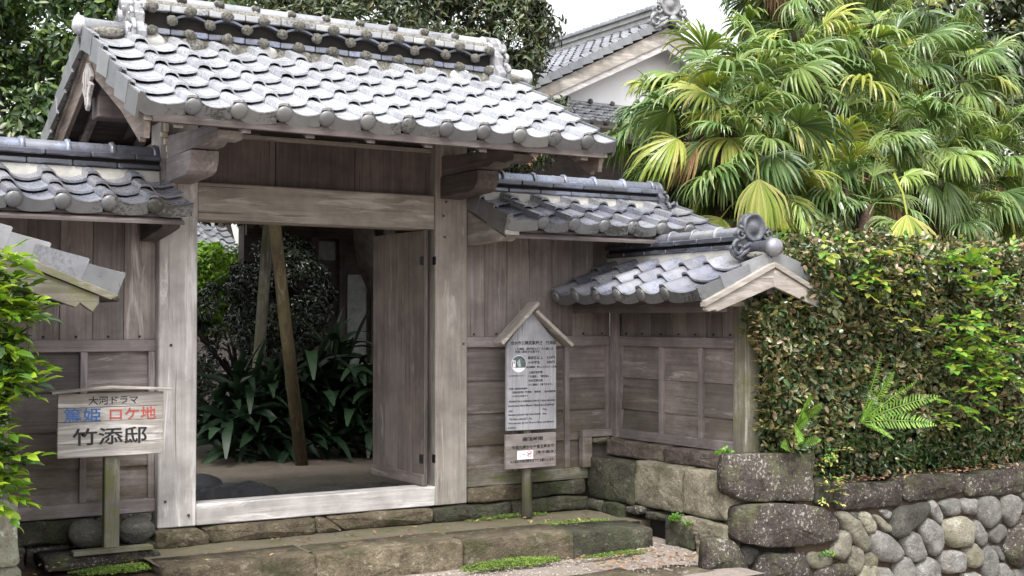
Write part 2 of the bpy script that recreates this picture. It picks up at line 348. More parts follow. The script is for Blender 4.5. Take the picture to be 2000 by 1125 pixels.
# ---- stone from an outline in a plane: real depth, rounded front
def stone_mesh(name, poly, depth, kind='cobble', seed=0, H=None, N=26):
    if kind != 'cobble': N = 84
    """poly in (u, w); front faces -v (v = 0 is the wall face); returns local verts (u, v, w)"""
    pts = [Vector(p) for p in poly]
    ar = sum(pts[i].x * pts[(i + 1) % len(pts)].y - pts[(i + 1) % len(pts)].x * pts[i].y for i in range(len(pts)))
    if ar < 0: pts.reverse()
    for it in range(2):
        q = []
        for i in range(len(pts)):
            a, b = pts[i], pts[(i + 1) % len(pts)]
            k = (.17 if it == 0 else .17) if kind == 'cobble' else min(.2, .013 / max(.001, (b - a).length))
            q += [a.lerp(b, k), a.lerp(b, 1 - k)]
        pts = q
    P = pts + [pts[0]]; L = [0]
    for i in range(len(pts)): L.append(L[-1] + (P[i + 1] - P[i]).length)
    out = []
    for j in range(N):
        t = L[-1] * j / N; i = max(k for k in range(len(L)) if L[k] <= t + 1e-9); i = min(i, len(pts) - 1)
        s = (t - L[i]) / max(1e-9, L[i + 1] - L[i]); out.append(P[i].lerp(P[i + 1], s))
    c = sum(out, Vector((0, 0))) / N
    rad = sum((p - c).length for p in out) / N
    if kind == 'cobble':
        H = H or rad * .5
        rings = [(1., depth), (1.05, 0.), (1.01, -H * .40), (.90, -H * .74), (.70, -H * .93), (.42, -H * .99)]; top = -H
        amp = rad * .12; fr = 1.5 / rad
    else:
        r = .014; H = H or 0.006; rings = None; top = -r - H; amp = .011; fr = 8.
    v = []; f = []
    if rings:
        for s, d in rings:
            for p in out: q = c + (p - c) * s; v.append(Vector((q.x, d, q.y)))
    else:
        nin = []
        for i in range(N):
            t = out[(i + 1) % N] - out[i - 1]; nin.append(Vector((-t.y, t.x)).normalized())
        rings = [(0, depth), (0, 0), (r * .3, -r * .6), (r, -r)]
        for e, d in rings:
            for p, q in zip(out, nin): p2 = p + q * e; v.append(Vector((p2.x, d, p2.y)))
        ins = [p + q * r for p, q in zip(out, nin)]
        for s in (.82, .62, .42, .2):
            for p in ins: q = c + (p - c) * s; v.append(Vector((q.x, -r - H * (1 - s), q.y)))
        rings = rings + [0] * 4
    v.append(Vector((c.x, top, c.y)))
    for k in range(len(rings) - 1):
        for i in range(N): f.append((k * N + i, k * N + (i + 1) % N, (k + 1) * N + (i + 1) % N, (k + 1) * N + i))
    b = (len(rings) - 1) * N
    for i in range(N): f.append((b + i, b + (i + 1) % N, len(v) - 1))
    f.append(tuple(range(N))[::-1])
    off = Vector((seed * 3.7, seed * 1.3, seed * 2.1))
    for i, p in enumerate(v):
        if i >= N:
            p += Vector((noise.noise(p * fr + off) * amp, noise.noise(p * fr + off + Vector((9, 0, 0))) * amp * 1.2, noise.noise(p * fr + off + Vector((0, 9, 0))) * amp))
            if kind != 'cobble': p.y += noise.noise(p * 26 + off) * .007 + abs(noise.noise(p * 60 + off)) * .004
    return me_from(name, v, f, None, True)
_sc = [0]
def stone(parent, name, poly, m, depth=.3, kind='cobble', M=None, H=None, label=None):
    _sc[0] += 1
    me = stone_mesh(name, poly, depth, kind, _sc[0], H)
    o = link(name, me, parent, M if M is not None else I4, m)
    if label: o['label'] = label
    return o
def rect(x0, x1, z0, z1, j=.008):
    J = lambda: rng.uniform(-j, j)
    xm = (x0 + x1) / 2 + J(); zm = (z0 + z1) / 2
    return [(x0 + J(), z0 + J()), (xm, z0 + J()), (x1 + J(), z0 + J()), (x1 + J(), zm), (x1 + J(), z1 + J()), (xm, z1 + J()), (x0 + J(), z1 + J()), (x0 + J(), zm)]
def boulder_mesh(name, sx, sy, sz, seed=0, amp=.12, sub=3):
    bm = bmesh.new(); bmesh.ops.create_icosphere(bm, subdivisions=sub, radius=1)
    for v in bm.verts:
        d = 1 + amp * noise.noise(v.co * 1.3 + Vector((seed, 2 * seed, 5))) + amp * .3 * noise.noise(v.co * 4 + Vector((seed, 1, 5)))
        v.co = Vector((v.co.x * sx, v.co.y * sy, v.co.z * sz)) * d
    me = bpy.data.meshes.new(name); bm.to_mesh(me); bm.free(); me.shade_smooth(); return me

# ---- leaves
def leaf_proto(kind):
    if kind == 'long':   # length along x (0..1), width y, fold z
        v = [(0, 0, 0), (.3, .5, .08), (.3, 0, 0), (.3, -.5, .08), (.7, .42, .05), (.72, 0, -.03), (.7, -.42, .05), (1, 0, -.12)]
        f = [(0, 2, 1), (0, 3, 2), (1, 2, 5, 4), (2, 3, 6, 5), (4, 5, 7), (5, 6, 7)]
    else:
        v = [(0, 0, 0), (.28, .42, .08), (.3, 0, 0), (.28, -.42, .08), (.66, .40, .06), (.66, -.40, .06), (1, 0, -.12)]
        f = [(0, 2, 1), (0, 3, 2), (1, 2, 6, 4), (2, 3, 5, 6)]
    return np.array(v, float), f
def leaves_mesh(name, pos, dirs, nrm, length, width, kind, m, seed=0):
    """pos (n,3); dirs = leaf axis; nrm = leaf normal; arrays"""
    pv, pf = leaf_proto(kind); n = len(pos)
    d = dirs / np.linalg.norm(dirs, axis=1, keepdims=True)
    s = np.cross(nrm, d); s /= np.linalg.norm(s, axis=1, keepdims=True) + 1e-9
    u = np.cross(d, s)
    V = pos[:, None, :] + (d[:, None, :] * pv[None, :, 0:1]) * length[:, None, None] + s[:, None, :] * pv[None, :, 1:2] * width[:, None, None] + u[:, None, :] * pv[None, :, 2:3] * length[:, None, None]
    V = V.reshape(-1, 3); k = len(pv)
    loops = []; starts = []; tot = []; c = 0
    for q in pf: starts.append(c); tot.append(len(q)); c += len(q)
    lo = np.array([i for q in pf for i in q])
    LI = (lo[None, :] + (np.arange(n) * k)[:, None]).ravel()
    LS = (np.array(starts)[None, :] + (np.arange(n) * c)[:, None]).ravel()
    LT = np.tile(np.array(tot), n)
    me = bpy.data.meshes.new(name)
    me.vertices.add(len(V)); me.vertices.foreach_set('co', V.ravel().astype(np.float32))
    me.loops.add(len(LI)); me.loops.foreach_set('vertex_index', LI.astype(np.int32))
    me.polygons.add(len(LS)); me.polygons.foreach_set('loop_start', LS.astype(np.int32)); me.polygons.foreach_set('loop_total', LT.astype(np.int32))
    me.update(); me.validate()
    if m: me.materials.append(m)
    return me
def crown_pts(center, radii, n, nclump, seed, shell=.75, clr=.22, low=-1.):
    """leaf positions gathered in clumps spread over an uneven ellipsoid"""
    g = np.random.RandomState(seed)
    c = g.normal(size=(nclump * 3, 3)); c /= np.linalg.norm(c, axis=1, keepdims=True)
    c = c[c[:, 2] > low][:nclump]
    rr = shell + (1 - shell) * g.rand(len(c)) ** .5
    rr *= np.array([1 + .22 * noise.noise(Vector(p) * 2.1 + Vector((seed, 0, 0))) for p in c])
    cc = c * rr[:, None]
    idx = g.randint(0, len(cc), n)
    o = g.normal(size=(n, 3)); o /= np.linalg.norm(o, axis=1, keepdims=True)
    rad = clr * (.5 + .8 * g.rand(len(cc)))[idx] * g.rand(n) ** .4
    p = cc[idx] + o * rad[:, None]
    outd = p * .5 + o * .8 + np.array([0, 0, .25])
    outd /= np.linalg.norm(outd, axis=1, keepdims=True)
    return center + p * np.array(radii), outd, g
def foliage(parent, name, center, radii, n, nclump, L, Wd, m, seed, kind='small', shell=.75, clr=.22, low=-1., droop=.3):
    p, o, g = crown_pts(np.array(center, float), radii, n, nclump, seed, shell, clr, low)
    t = g.normal(size=(n, 3)); t -= (t * o).sum(1, keepdims=True) * o; t /= np.linalg.norm(t, axis=1, keepdims=True)
    d = t + o * .35 + np.array([0, 0, -droop])
    nr = o + g.normal(size=(n, 3)) * .35 + np.array([0, 0, .3])
    ln = L * (.7 + .6 * g.rand(n)); wd = Wd * (.7 + .6 * g.rand(n))
    me = leaves_mesh(name, p, d, nr, ln, wd, kind, m)
    o_ = link(name, me, parent, None, None); o_['kind'] = 'stuff'
    return o_
def tree(name, label, cat, base, crowns, mleaf, L, Wd, trunk_r, seed, group=None, kind='small', lean=(0, 0), droop=.3, clr=.22, limbs=6):
    t = thing(name, label, cat, base, group)
    g = random.Random(seed); b = Vector(base)
    allc = [Vector(c[0]) for c in crowns]; mid = sum(allc, Vector()) / len(allc)
    fork = b.lerp(Vector((mid.x, mid.y, b.z + .55 * (mid.z - b.z))), 1.)
    if lean == 'up': fork = b + Vector((0, 0, 2.9))
    parts = [tube([b, b.lerp(fork, .4) + Vector((g.uniform(-.1, .1), g.uniform(-.1, .1), 0)), b.lerp(fork, .75) + Vector((g.uniform(-.1, .1), 0, 0)), fork], [trunk_r * 1.2, trunk_r, trunk_r * .85, trunk_r * .7], 9)]
    v, f = joinvf(parts); link('trunk', me_from('trunk', v, f, BARK, True), t)
    lim = []
    for c in crowns:
        cc = Vector(c[0]); rr = c[1]
        for k in range(limbs):
            e = cc + Vector((g.uniform(-.7, .7) * rr[0], g.uniform(-.7, .7) * rr[1], g.uniform(-.4, .8) * rr[2]))
            m_ = fork.lerp(e, .5) + Vector((g.uniform(-.2, .2), g.uniform(-.2, .2), .15))
            lim.append(tube([fork - Vector((0, 0, .1)), m_, e], [trunk_r * .5, trunk_r * .25, trunk_r * .07], 5))
    if lim: v, f = joinvf(lim); link('limbs', me_from('limbs', v, f, BARK, True), t)
    for i, c in enumerate(crowns):
        foliage(t, 'crown', c[0], c[1], c[2], c[3], L, Wd, mleaf, seed * 10 + i, kind, droop=droop, clr=clr)
    return t
STONES={
'blockA':[(3.035,0.435),(3.759,0.399),(3.774,0.363),(3.773,0.072),(3.572,0.091),(3.333,0.099),(3.101,0.129),(3.008,0.187),(3.001,0.329)],
'blockB':[(3.064,0.081),(3.153,0.094),(3.355,0.095),(3.661,0.06),(3.841,0.034),(3.944,-0.019),(4.007,-0.107),(3.989,-0.205),(3.828,-0.224),(3.439,-0.213),(3.152,-0.154),(3.058,-0.126)],
's3':[(2.864,-0.105),(2.945,-0.106),(3.099,-0.142),(3.187,-0.308),(3.161,-0.368),(3.015,-0.352),(2.833,-0.299),(2.848,-0.15)],
's4':[(3.162,-0.195),(3.225,-0.189),(3.342,-0.228),(3.288,-0.278),(3.245,-0.329),(3.182,-0.291)],
's5':[(3.299,-0.263),(3.374,-0.235),(3.504,-0.267),(3.681,-0.258),(3.725,-0.329),(3.769,-0.439),(3.69,-0.472),(3.287,-0.429),(3.277,-0.364)],
's7':[(3.709,-0.266),(3.884,-0.287),(3.953,-0.33),(3.929,-0.374),(3.815,-0.391),(3.747,-0.38)],
's8':[(3.792,-0.385),(3.999,-0.364),(4.127,-0.393),(4.15,-0.471),(4.114,-0.517),(3.791,-0.483)],
'c0':[(3.778,0.219),(3.912,0.22),(3.945,0.17),(3.944,0.046),(3.884,0.032),(3.779,0.058)],
'c1':[(3.958,0.169),(4.045,0.178),(4.6,0.146),(4.636,0.114),(4.627,-0.005),(4.527,-0.022),(4.097,-0.009),(3.977,0.006),(3.951,0.084)],
'c2':[(4.636,0.154),(4.731,0.177),(5.271,0.169),(5.335,0.118),(5.315,0.032),(5.085,0.002),(4.714,0.004),(4.642,0.034)],
'c3':[(5.335,0.118),(5.395,0.151),(5.961,0.169),(6.231,0.163),(6.228,-0.016),(5.695,-0.026),(5.362,-0.008),(5.328,0.036)],
'k1':[(3.976,-0.014),(4.097,-0.028),(4.205,-0.109),(4.314,-0.264),(4.313,-0.303),(4.272,-0.313),(4.176,-0.261),(4.056,-0.144)],
'k2':[(4.015,-0.151),(4.096,-0.148),(4.136,-0.219),(4.121,-0.314),(4.04,-0.354),(3.947,-0.326),(3.881,-0.31),(3.934,-0.286)],
'k3':[(4.117,-0.029),(4.192,-0.03),(4.233,-0.063),(4.205,-0.089),(4.151,-0.066)],
'k4':[(4.22,-0.037),(4.302,-0.039),(4.378,-0.123),(4.384,-0.172),(4.315,-0.201),(4.273,-0.173),(4.205,-0.08)],
'k5':[(4.351,-0.062),(4.427,-0.078),(4.54,-0.166),(4.539,-0.196),(4.468,-0.201),(4.385,-0.124)],
'k6':[(4.414,-0.038),(4.498,-0.034),(4.548,-0.068),(4.526,-0.116),(4.47,-0.091)],
'k7':[(4.548,-0.038),(4.714,-0.021),(4.905,-0.015),(4.934,-0.068),(4.8,-0.178),(4.582,-0.254),(4.518,-0.204),(4.554,-0.138)],
'k8':[(4.935,-0.007),(4.994,-0.007),(5.083,-0.13),(5.067,-0.2),(5.008,-0.155),(4.948,-0.109)],
'k9':[(5.032,-0.025),(5.207,-0.002),(5.268,-0.042),(5.274,-0.135),(5.114,-0.133),(5.069,-0.078)],
'k10':[(5.268,-0.022),(5.455,-0.025),(5.47,-0.088),(5.446,-0.159),(5.313,-0.128),(5.275,-0.073)],
'k11':[(5.471,-0.036),(5.567,-0.017),(5.695,-0.042),(5.726,-0.129),(5.692,-0.231),(5.563,-0.262),(5.469,-0.171)],
'k12':[(5.735,-0.045),(5.842,-0.021),(5.957,-0.061),(5.981,-0.148),(5.904,-0.259),(5.822,-0.268),(5.734,-0.171)],
'k13':[(5.958,-0.018),(6.126,-0.019),(6.193,-0.062),(6.125,-0.078),(6.007,-0.086)],
'k14':[(5.99,-0.095),(6.125,-0.084),(6.226,-0.145),(6.123,-0.213),(6.005,-0.204)],
'k15':[(4.314,-0.205),(4.398,-0.174),(4.525,-0.234),(4.652,-0.344),(4.637,-0.402),(4.509,-0.414),(4.41,-0.39),(4.32,-0.313)],
'k16':[(4.61,-0.261),(4.741,-0.203),(4.799,-0.228),(4.893,-0.377),(4.87,-0.435),(4.753,-0.438),(4.666,-0.365)],
'k17':[(4.8,-0.168),(4.903,-0.126),(5.037,-0.198),(5.081,-0.303),(5.065,-0.383),(4.974,-0.415),(4.872,-0.314)],
'k18':[(5.083,-0.181),(5.159,-0.146),(5.313,-0.149),(5.414,-0.208),(5.428,-0.303),(5.356,-0.379),(5.187,-0.374),(5.081,-0.313)],
'k19':[(5.422,-0.188),(5.485,-0.204),(5.571,-0.305),(5.569,-0.378),(5.498,-0.397),(5.435,-0.335)],
'k20':[(5.595,-0.286),(5.708,-0.238),(5.789,-0.26),(5.796,-0.335),(5.69,-0.389),(5.586,-0.338)],
'k21':[(5.788,-0.334),(5.955,-0.21),(6.123,-0.224),(6.222,-0.394),(6.117,-0.546),(5.916,-0.601),(5.802,-0.494),(5.77,-0.428)],
'k22':[(4.108,-0.274),(4.204,-0.259),(4.265,-0.347),(4.229,-0.44),(4.147,-0.47),(4.107,-0.389)],
'k23':[(4.258,-0.327),(4.341,-0.325),(4.403,-0.38),(4.368,-0.454),(4.27,-0.464),(4.243,-0.403)],
'k24':[(5.027,-0.4),(5.141,-0.385),(5.294,-0.404),(5.339,-0.553),(5.245,-0.574),(5.048,-0.543),(5.026,-0.47)],
'k25':[(5.294,-0.394),(5.419,-0.359),(5.513,-0.425),(5.528,-0.52),(5.417,-0.55),(5.324,-0.51)],
'k26':[(5.529,-0.395),(5.609,-0.392),(5.688,-0.515),(5.686,-0.64),(5.557,-0.679),(5.511,-0.549)],
'k27':[(5.625,-0.399),(5.706,-0.401),(5.785,-0.514),(5.769,-0.533),(5.672,-0.482)],
'k28':[(5.687,-0.557),(5.769,-0.538),(5.866,-0.627),(5.848,-0.71),(5.701,-0.695)],
'k29':[(5.866,-0.617),(6.016,-0.589),(6.116,-0.632),(6.114,-0.739),(5.897,-0.716)],
'k30':[(4.551,-0.443),(4.652,-0.384),(4.724,-0.401),(4.781,-0.496),(4.751,-0.593),(4.564,-0.573)],
'k31':[(4.782,-0.466),(4.9,-0.408),(4.989,-0.436),(5.048,-0.513),(5.032,-0.623),(4.795,-0.597)],
'k32':[(4.382,-0.436),(4.494,-0.447),(4.55,-0.512),(4.535,-0.57),(4.38,-0.553)],
'k33':[(4.202,-0.437),(4.285,-0.387),(4.396,-0.418),(4.367,-0.551),(4.201,-0.534)],
'k34':[(5.276,-0.577),(5.432,-0.578),(5.51,-0.612),(5.493,-0.693),(5.275,-0.669)],
}


# ================================================================ GROUND AND TERRAIN
def structure(name, me, m):
    o = link(name, me, None, None, m); o['kind'] = 'structure'; return o
def sheet(name, x0, x1, y0, y1, z, m, nx=40, ny=40, amp=.01, fr=2., edge=None, skirt=.4, seed=0):
    v = []; f = []
    for j in range(ny + 1):
        for i in range(nx + 1):
            x = x0 + (x1 - x0) * i / nx; y = y0 + (y1 - y0) * j / ny
            v.append((x, y, z(x, y) + amp * noise.noise(Vector((x * fr, y * fr, seed))) + amp * .4 * noise.noise(Vector((x * fr * 5, y * fr * 5, seed)))))
    for j in range(ny):
        for i in range(nx): a = j * (nx + 1) + i; f.append((a, a + 1, a + nx + 2, a + nx + 1))
    return structure(name, me_from(name, v, f, None, True), m)
structure('ground', boxmesh(-250, 250, -250, 250, -1.6, -1.0, 0), G_GRAV)
sheet('garden_ground', -2.4, 40, .16, 60, lambda x, y: -.09 + .03 * math.sin(x), G_GARD, 60, 60, .02)
sheet('garden_ground', -60, -2.4, .16, 60, lambda x, y: -.09, G_GARD, 10, 10, .02)
structure('garden_bank', boxmesh(-60, 60, .2, 80, -1.2, -.14, 0), G_GARD)
sheet('lower_earth', -1.45, -.30, -1.1, .1, lambda x, y: -.175 - .03 * max(0, -x - .8), G_BANK, 30, 30, .012, 4)
sheet('platform', -.42, 3.06, -.63, .2, lambda x, y: -.113 - .012 * max(0, x - 1.5), G_PLAT, 80, 30, .008, 3)
structure('platform_fill', boxmesh(-.3, 3.2, -.60, .2, -1.0, -.135, 0), G_PLAT)
structure('platform_fill', boxmesh(-3, -.3, -.12, .2, -1.0, -.16, 0), G_BANK)
sheet('gravel_forecourt', -1.3, 3.12, -1.85, -.55, lambda x, y: -.275 - .01 * x + .10 * max(0, x - 2.45) * max(0, min(1, (y + 1.5) * 3)), G_GRAV, 90, 30, .012, 4)
structure('forecourt_fill', boxmesh(-1.3, 3.0, -1.62, -.7, -1.0, -.33, 0), G_GRAV)
sheet('planting_bank', 3.42, 14, -1.5, .4, lambda x, y: .17 + .03 * max(0, y + 1.5), G_BANK, 60, 16, .03, 3)
structure('bank_fill', boxmesh(3.2, 14, -1.42, 6, -1.0, .12, 0), G_BANK)
sheet('planting_bank', -9, -1.55, -1.5, .4, lambda x, y: .36, G_BANK, 20, 10, .03, 3)
structure('bank_fill', boxmesh(-9, -1.6, -1.42, .2, -1.0, .3, 0), G_BANK)

# ================================================================ ROOF TILES
P, TL = .2615, .275
PROF = [(0, -.010), (.001, .030), (.006, .046), (.03, .053), (.058, .050), (.074, .036), (.088, .014), (.11, -.002), (.15, -.013), (.19, -.014), (.235, -.004), (P + .006, .010)]
def tile_mesh(name, kind='field', flap=None, wl=.245):
    """x across from the left edge, y up the slope, z off the roof plane"""
    prof = list(PROF)
    if kind == 'leftverge':     # pan without roll, its flap at x = 0
        k = wl / (P - .06)
        prof = [(0, .045), (.02, .038)] + [((x - .06) * k, z) for x, z in PROF[5:]]
        prof[2] = (prof[2][0] + .01, prof[2][1])
    if kind == 'wide': prof = [(x if x < .1 else .1 + (x - .1) * 1.66, z) for x, z in PROF]
    eave = 'eave' in name; parts = []
    th = .014
    lo = .040; up = .002
    V = [(x, 0, z + lo) for x, z in prof] + [(x, TL, z + up) for x, z in prof] + [(x, 0, z + lo - th) for x, z in prof] + [(x, TL, z + up - th) for x, z in prof]
    n = len(prof); F = []
    for i in range(n - 1):
        F += [(i, i + 1, n + i + 1, n + i), (2 * n + i, 2 * n + i + 1, i + 1, i), (3 * n + i, 3 * n + i + 1, 2 * n + i + 1, 2 * n + i)]
    F += [(0, n, 3 * n, 2 * n), (n - 1, 2 * n - 1, 4 * n - 1, 3 * n - 1)]
    parts.append((V, F))
    if eave:
        # hanging apron below the pan and the round button on the roll
        st = 0 if kind == 'leftverge' else 4
        pr = prof[st:]; k = len(pr); V = []
        for yy in (-.004, .014):
            V += [(x, yy, z + lo + .002) for x, z in pr]
            V += [(x, yy, -.020 - .022 * math.sin(math.pi * max(0, min(1, (i + .3) / k)))) for i, (x, z) in enumerate(pr)]
        F = []
        for i in range(k - 1):
            F += [(i, i + 1, k + i + 1, k + i), (2 * k + i, 2 * k + i + 1, 3 * k + i + 1, 3 * k + i), (k + i, k + i + 1, 3 * k + i + 1, 3 * k + i), (i, i + 1, 2 * k + i + 1, 2 * k + i)]
        F += [(0, k, 3 * k, 2 * k), (k - 1, 2 * k - 1, 4 * k - 1, 3 * k - 1)]
        parts.append((V, F))
        if kind != 'leftverge':
            v, f = lathe([(-.017, .004), (-.016, .020), (-.012, .036), (-.006, .046), (0, .049), (.02, .049), (.03, .03)], 16)
            parts.append(([(p[1] + .042, p[0] - .004, p[2] + .026) for p in v], f))
    if flap:
        x = 0 if flap == 'L' else prof[-1][0] - .002
        a, b = (x - .014, x) if flap == 'L' else (x, x + .014)
        zz = .040 + lo if flap == 'L' else .020 + lo
        bm_ = [(a, -.004, -.055), (b, -.004, -.055), (b, TL - .03, -.055 - .036), (a, TL - .03, -.055 - .036), (a, -.004, zz), (b, -.004, zz), (b, TL - .02, zz - .028), (a, TL - .02, zz - .028)]
        parts.append((bm_, [(0, 3, 2, 1), (4, 5, 6, 7), (0, 1, 5, 4), (2, 3, 7, 6), (1, 2, 6, 5), (3, 0, 4, 7)]))
    nv0 = len(parts[0][0]); v, f = joinvf(parts); me = me_from(name, v, f)
    me.materials.append(T_MAIN); me.materials.append(T_EAVE if eave else T_EDGE)
    for p_ in me.polygons: p_.material_index = 1 if min(p_.vertices) >= nv0 else 0
    me.shade_smooth(); 
    try: me.set_sharp_from_angle(angle=R(38))
    except Exception: pass
    return me
TILES = {}
for nm, kd, fl in (('field', 'field', None), ('eave', 'field', None), ('lv', 'leftverge', 'L'), ('lv_eave', 'leftverge', 'L'), ('rv', 'field', 'R'), ('rv_eave', 'field', 'R'), ('rw', 'wide', 'R'), ('rw_eave', 'wide', 'R')):
    TILES[nm] = tile_mesh('tile_' + nm, kd, fl)
def roof(parent, O, xd, upd, ncol, nrow, E, lv=True, rv=True, mf=None, me_=None, skip=None):
    """O: left end of the first roll at the eave on the roof plane; verge tile sits left of it"""
    xd = Vector(xd).normalized(); upd = Vector(upd).normalized(); nn = xd.cross(upd)
    mf = mf or T_MAIN; me_ = me_ or mf; O = Vector(O)
    for r in range(nrow):
        for c in range(-1 if lv else 0, ncol):
            if skip and skip(c, r): continue
            key = 'lv' if c < 0 else ((rv if isinstance(rv, str) else 'rv') if (rv and c == ncol - 1) else 'field')
            if r == 0: key = 'eave' if key == 'field' else key + '_eave'
            p = O + xd * (P * c if c >= 0 else -.245) + upd * (E * r)
            p = p + nn * rng.uniform(-.002, .002) + xd * rng.uniform(-.0025, .0025) + upd * rng.uniform(-.004, .004)
            a = rng.uniform(-.006, .006)
            x2 = (xd + upd * a).normalized(); u2 = nn.cross(x2).normalized()
            link('roof_tile', TILES[key], parent, frame(p, x2, u2, nn), me_ if r == 0 else mf)
# ridge pieces, local: x along the ridge, y outward to the viewer, z up
def meM(me, m): me.materials.append(m); return me
CAPV, CAPF = lathe([(0, .046), (0, .052), (.235, .052), (.238, .062), (.245, .067), (.262, .067), (.268, .062), (.270, .046)], 18)
CAP = meM(me_from('ridge_cap', CAPV, CAPF, None, True), T_BLUE)
try: CAP.set_sharp_from_angle(angle=R(40))
except Exception: pass
def ridge(parent, M, L, z0, halfw=.095, capm=None, bandm=None, dark=None):
    """stack: plaster bed, two courses of flat band tiles with a dark recess, round caps on top"""
    capm = capm or T_BLUE; bandm = bandm or T_DARK
    box(parent, 'plaster_bed', 0, L, -halfw + .012, halfw - .012, z0 - .08, z0 + .108, PLASTER, .006, .003, M)
    n = max(1, round(L / .27)); s = L / n
    for i in range(n):
        for z, h, hw, off in ((z0 + .110, .032, halfw + .002, 0), (z0 + .165, .035, halfw + .010, .4)):
            a = s * i + (off * s if i else 0); b = min(L, s * (i + 1) + off * s)
            if i == n - 1: b = L
            me = boxmesh(a + .0015, b - .0015, -hw, hw, z, z + h, .007, .001, M)
            me.name = 'ridge_band_tile'; link('ridge_band_tile', me, parent, None, bandm)
    box(parent, 'ridge_core', .004, L - .004, -halfw + .03, halfw - .03, z0 + .03, z0 + .18, VOID, 0, 0, M)
    for i in range(n):
        K = M @ Matrix.Translation((s * i, 0, z0 + .212)) @ Matrix.Diagonal((s / .27, 1, 1, 1))
        link('ridge_cap_tile', CAP, parent, K, capm)
def curl(cx, cz, r, sgn, y0, y1, turns=1.4, th=.016, n=26):
    pts = []; rad = []
    for i in range(n):
        t = i / (n - 1); a = sgn * (t * turns * 2 * math.pi) + math.pi / 2
        rr = r * (1 - .8 * t); pts.append((cx + rr * math.cos(a), (y0 + y1) / 2 + .012 * t, cz + rr * math.sin(a))); rad.append(th * (1 - .35 * t))
    return tube(pts, rad, 7)
def oni(parent, M, s, m, name='ridge_end_tile'):
    """ogre-tile style ridge end: x right, y outward, z up; base at z = 0"""
    pl = [(-.17, 0), (-.19, .05), (-.14, .10), (-.15, .16), (-.10, .2), (-.095, .25), (-.06, .30), (0, .315), (.06, .30), (.095, .25), (.10, .2), (.15, .16), (.14, .10), (.19, .05), (.17, 0), (.10, -.04), (.06, .03), (-.06, .03), (-.10, -.04)]
    S = Matrix.Diagonal((s, s, s, 1))
    o = prism(parent, name, pl, 1, -.03, .03, m, M @ S, .006)
    v, f = lathe([(.02, .108), (.045, .108), (.055, .10), (.055, .088), (.04, .078), (.034, .055), (.05, .04), (.056, .02), (.058, .004)], 22)
    v = [(p[1], p[0], p[2] + .205) for p in v]
    q = me_from('ridge_end_disc', v, f, None, True)
    link('ridge_end_disc', q, o, M @ S, m)
    for sg in (-1, 1):
        v, f = joinvf([curl(sg * .135, .155, .052, sg, .03, .05), curl(sg * .15, .05, .06, -sg, .03, .05, 1.1), tube([(sg * .03, .035, .06), (sg * .09, .045, .02), (sg * .16, .04, -.02)], [.02, .022, .012], 6), tube([(sg * .03, .035, .09), (sg * .09, .045, .06), (sg * .14, .04, .03)], [.016, .018, .012], 6)])
        link('scroll', me_from('scroll', v, f, None, True), o, M @ S, m)
    return o

# ================================================================ THE GATE
gate = thing('wooden_gate', 'large weathered timber gate with silver tiled gable roof and one open door leaf', 'gate', (.86, .1, 0))
G = gate
box(G, 'gate_post', -.245, 0, 0, .2, 0.004, 2.56, W['palez'], .006, .002)
box(G, 'gate_post', 1.718, 1.976, 0, .22, 0.0, 2.56, W['lintz'], .006, .002)
box(G, 'lintel', .002, 1.716, .012, .19, 1.951, 2.191, W['lintx'], .006, .003)
box(G, 'sill_beam', .002, 1.716, -.004, .16, .002, .137, W['palex'], .006, .003)
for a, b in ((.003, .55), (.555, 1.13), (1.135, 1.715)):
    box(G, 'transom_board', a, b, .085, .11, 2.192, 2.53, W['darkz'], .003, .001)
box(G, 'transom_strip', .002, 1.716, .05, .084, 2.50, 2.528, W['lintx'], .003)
box(G, 'top_beam', -.62, 2.37, .04, .20, 2.562, 2.70, W['darkx'], .006)
for x in (.25, .86, 1.46): box(G, 'rear_strut', x - .05, x + .05, .11, .15, 2.192, 2.56, W['darkz'])
# arms under the front eave
for x0, x1, mm, ml in ((-.205, -.055, W['raily'], 'y'), (1.765, 1.915, W['darky'], 'y')):
    prism(G, 'bracket_block', [(0.0, 2.17), (-.42, 2.185), (-.49, 2.205), (-.53, 2.26), (-.53, 2.325), (0.0, 2.325)], 0, x0 - .01, x1 + .01, mm)
    prism(G, 'arm_beam', [(0.0, 2.327), (-.66, 2.335), (-.74, 2.36), (-.86, 2.335), (-.97, 2.34), (-.985, 2.385), (-.9, 2.44), (-.62, 2.44), (-.35, 2.455), (0.0, 2.47)], 0, x0, x1, mm)
    prism(G, 'arm_beam', [(.2, 2.327), (.86, 2.335), (1.16, 2.34), (1.16, 2.40), (.9, 2.44), (.2, 2.47)], 0, x0, x1, mm)
box(G, 'eave_purlin', -.64, 2.40, -.90, -.79, 2.442, 2.525, W['darkx'], .004)
box(G, 'eave_purlin', -.64, 2.40, 1.04, 1.15, 2.442, 2.525, W['darkx'], .004)
SL = .5; EY = -1.17; RY = .13; EZ = 2.445
zp = lambda y: EZ + SL * ((y - EY) if y <= RY else (2 * RY - EY - y))
for k in range(8):
    x = -.50 + k * .385
    for sg in (-1, 1):
        Y = lambda d: RY + sg * d
        a, b = .02, 1.25
        prism(G, 'rafter', [(Y(a), zp(Y(a)) - .115), (Y(b), zp(Y(b)) - .115), (Y(b), zp(Y(b)) - .062), (Y(a), zp(Y(a)) - .062)], 0, x, x + .055, W['raily'], None, .002)
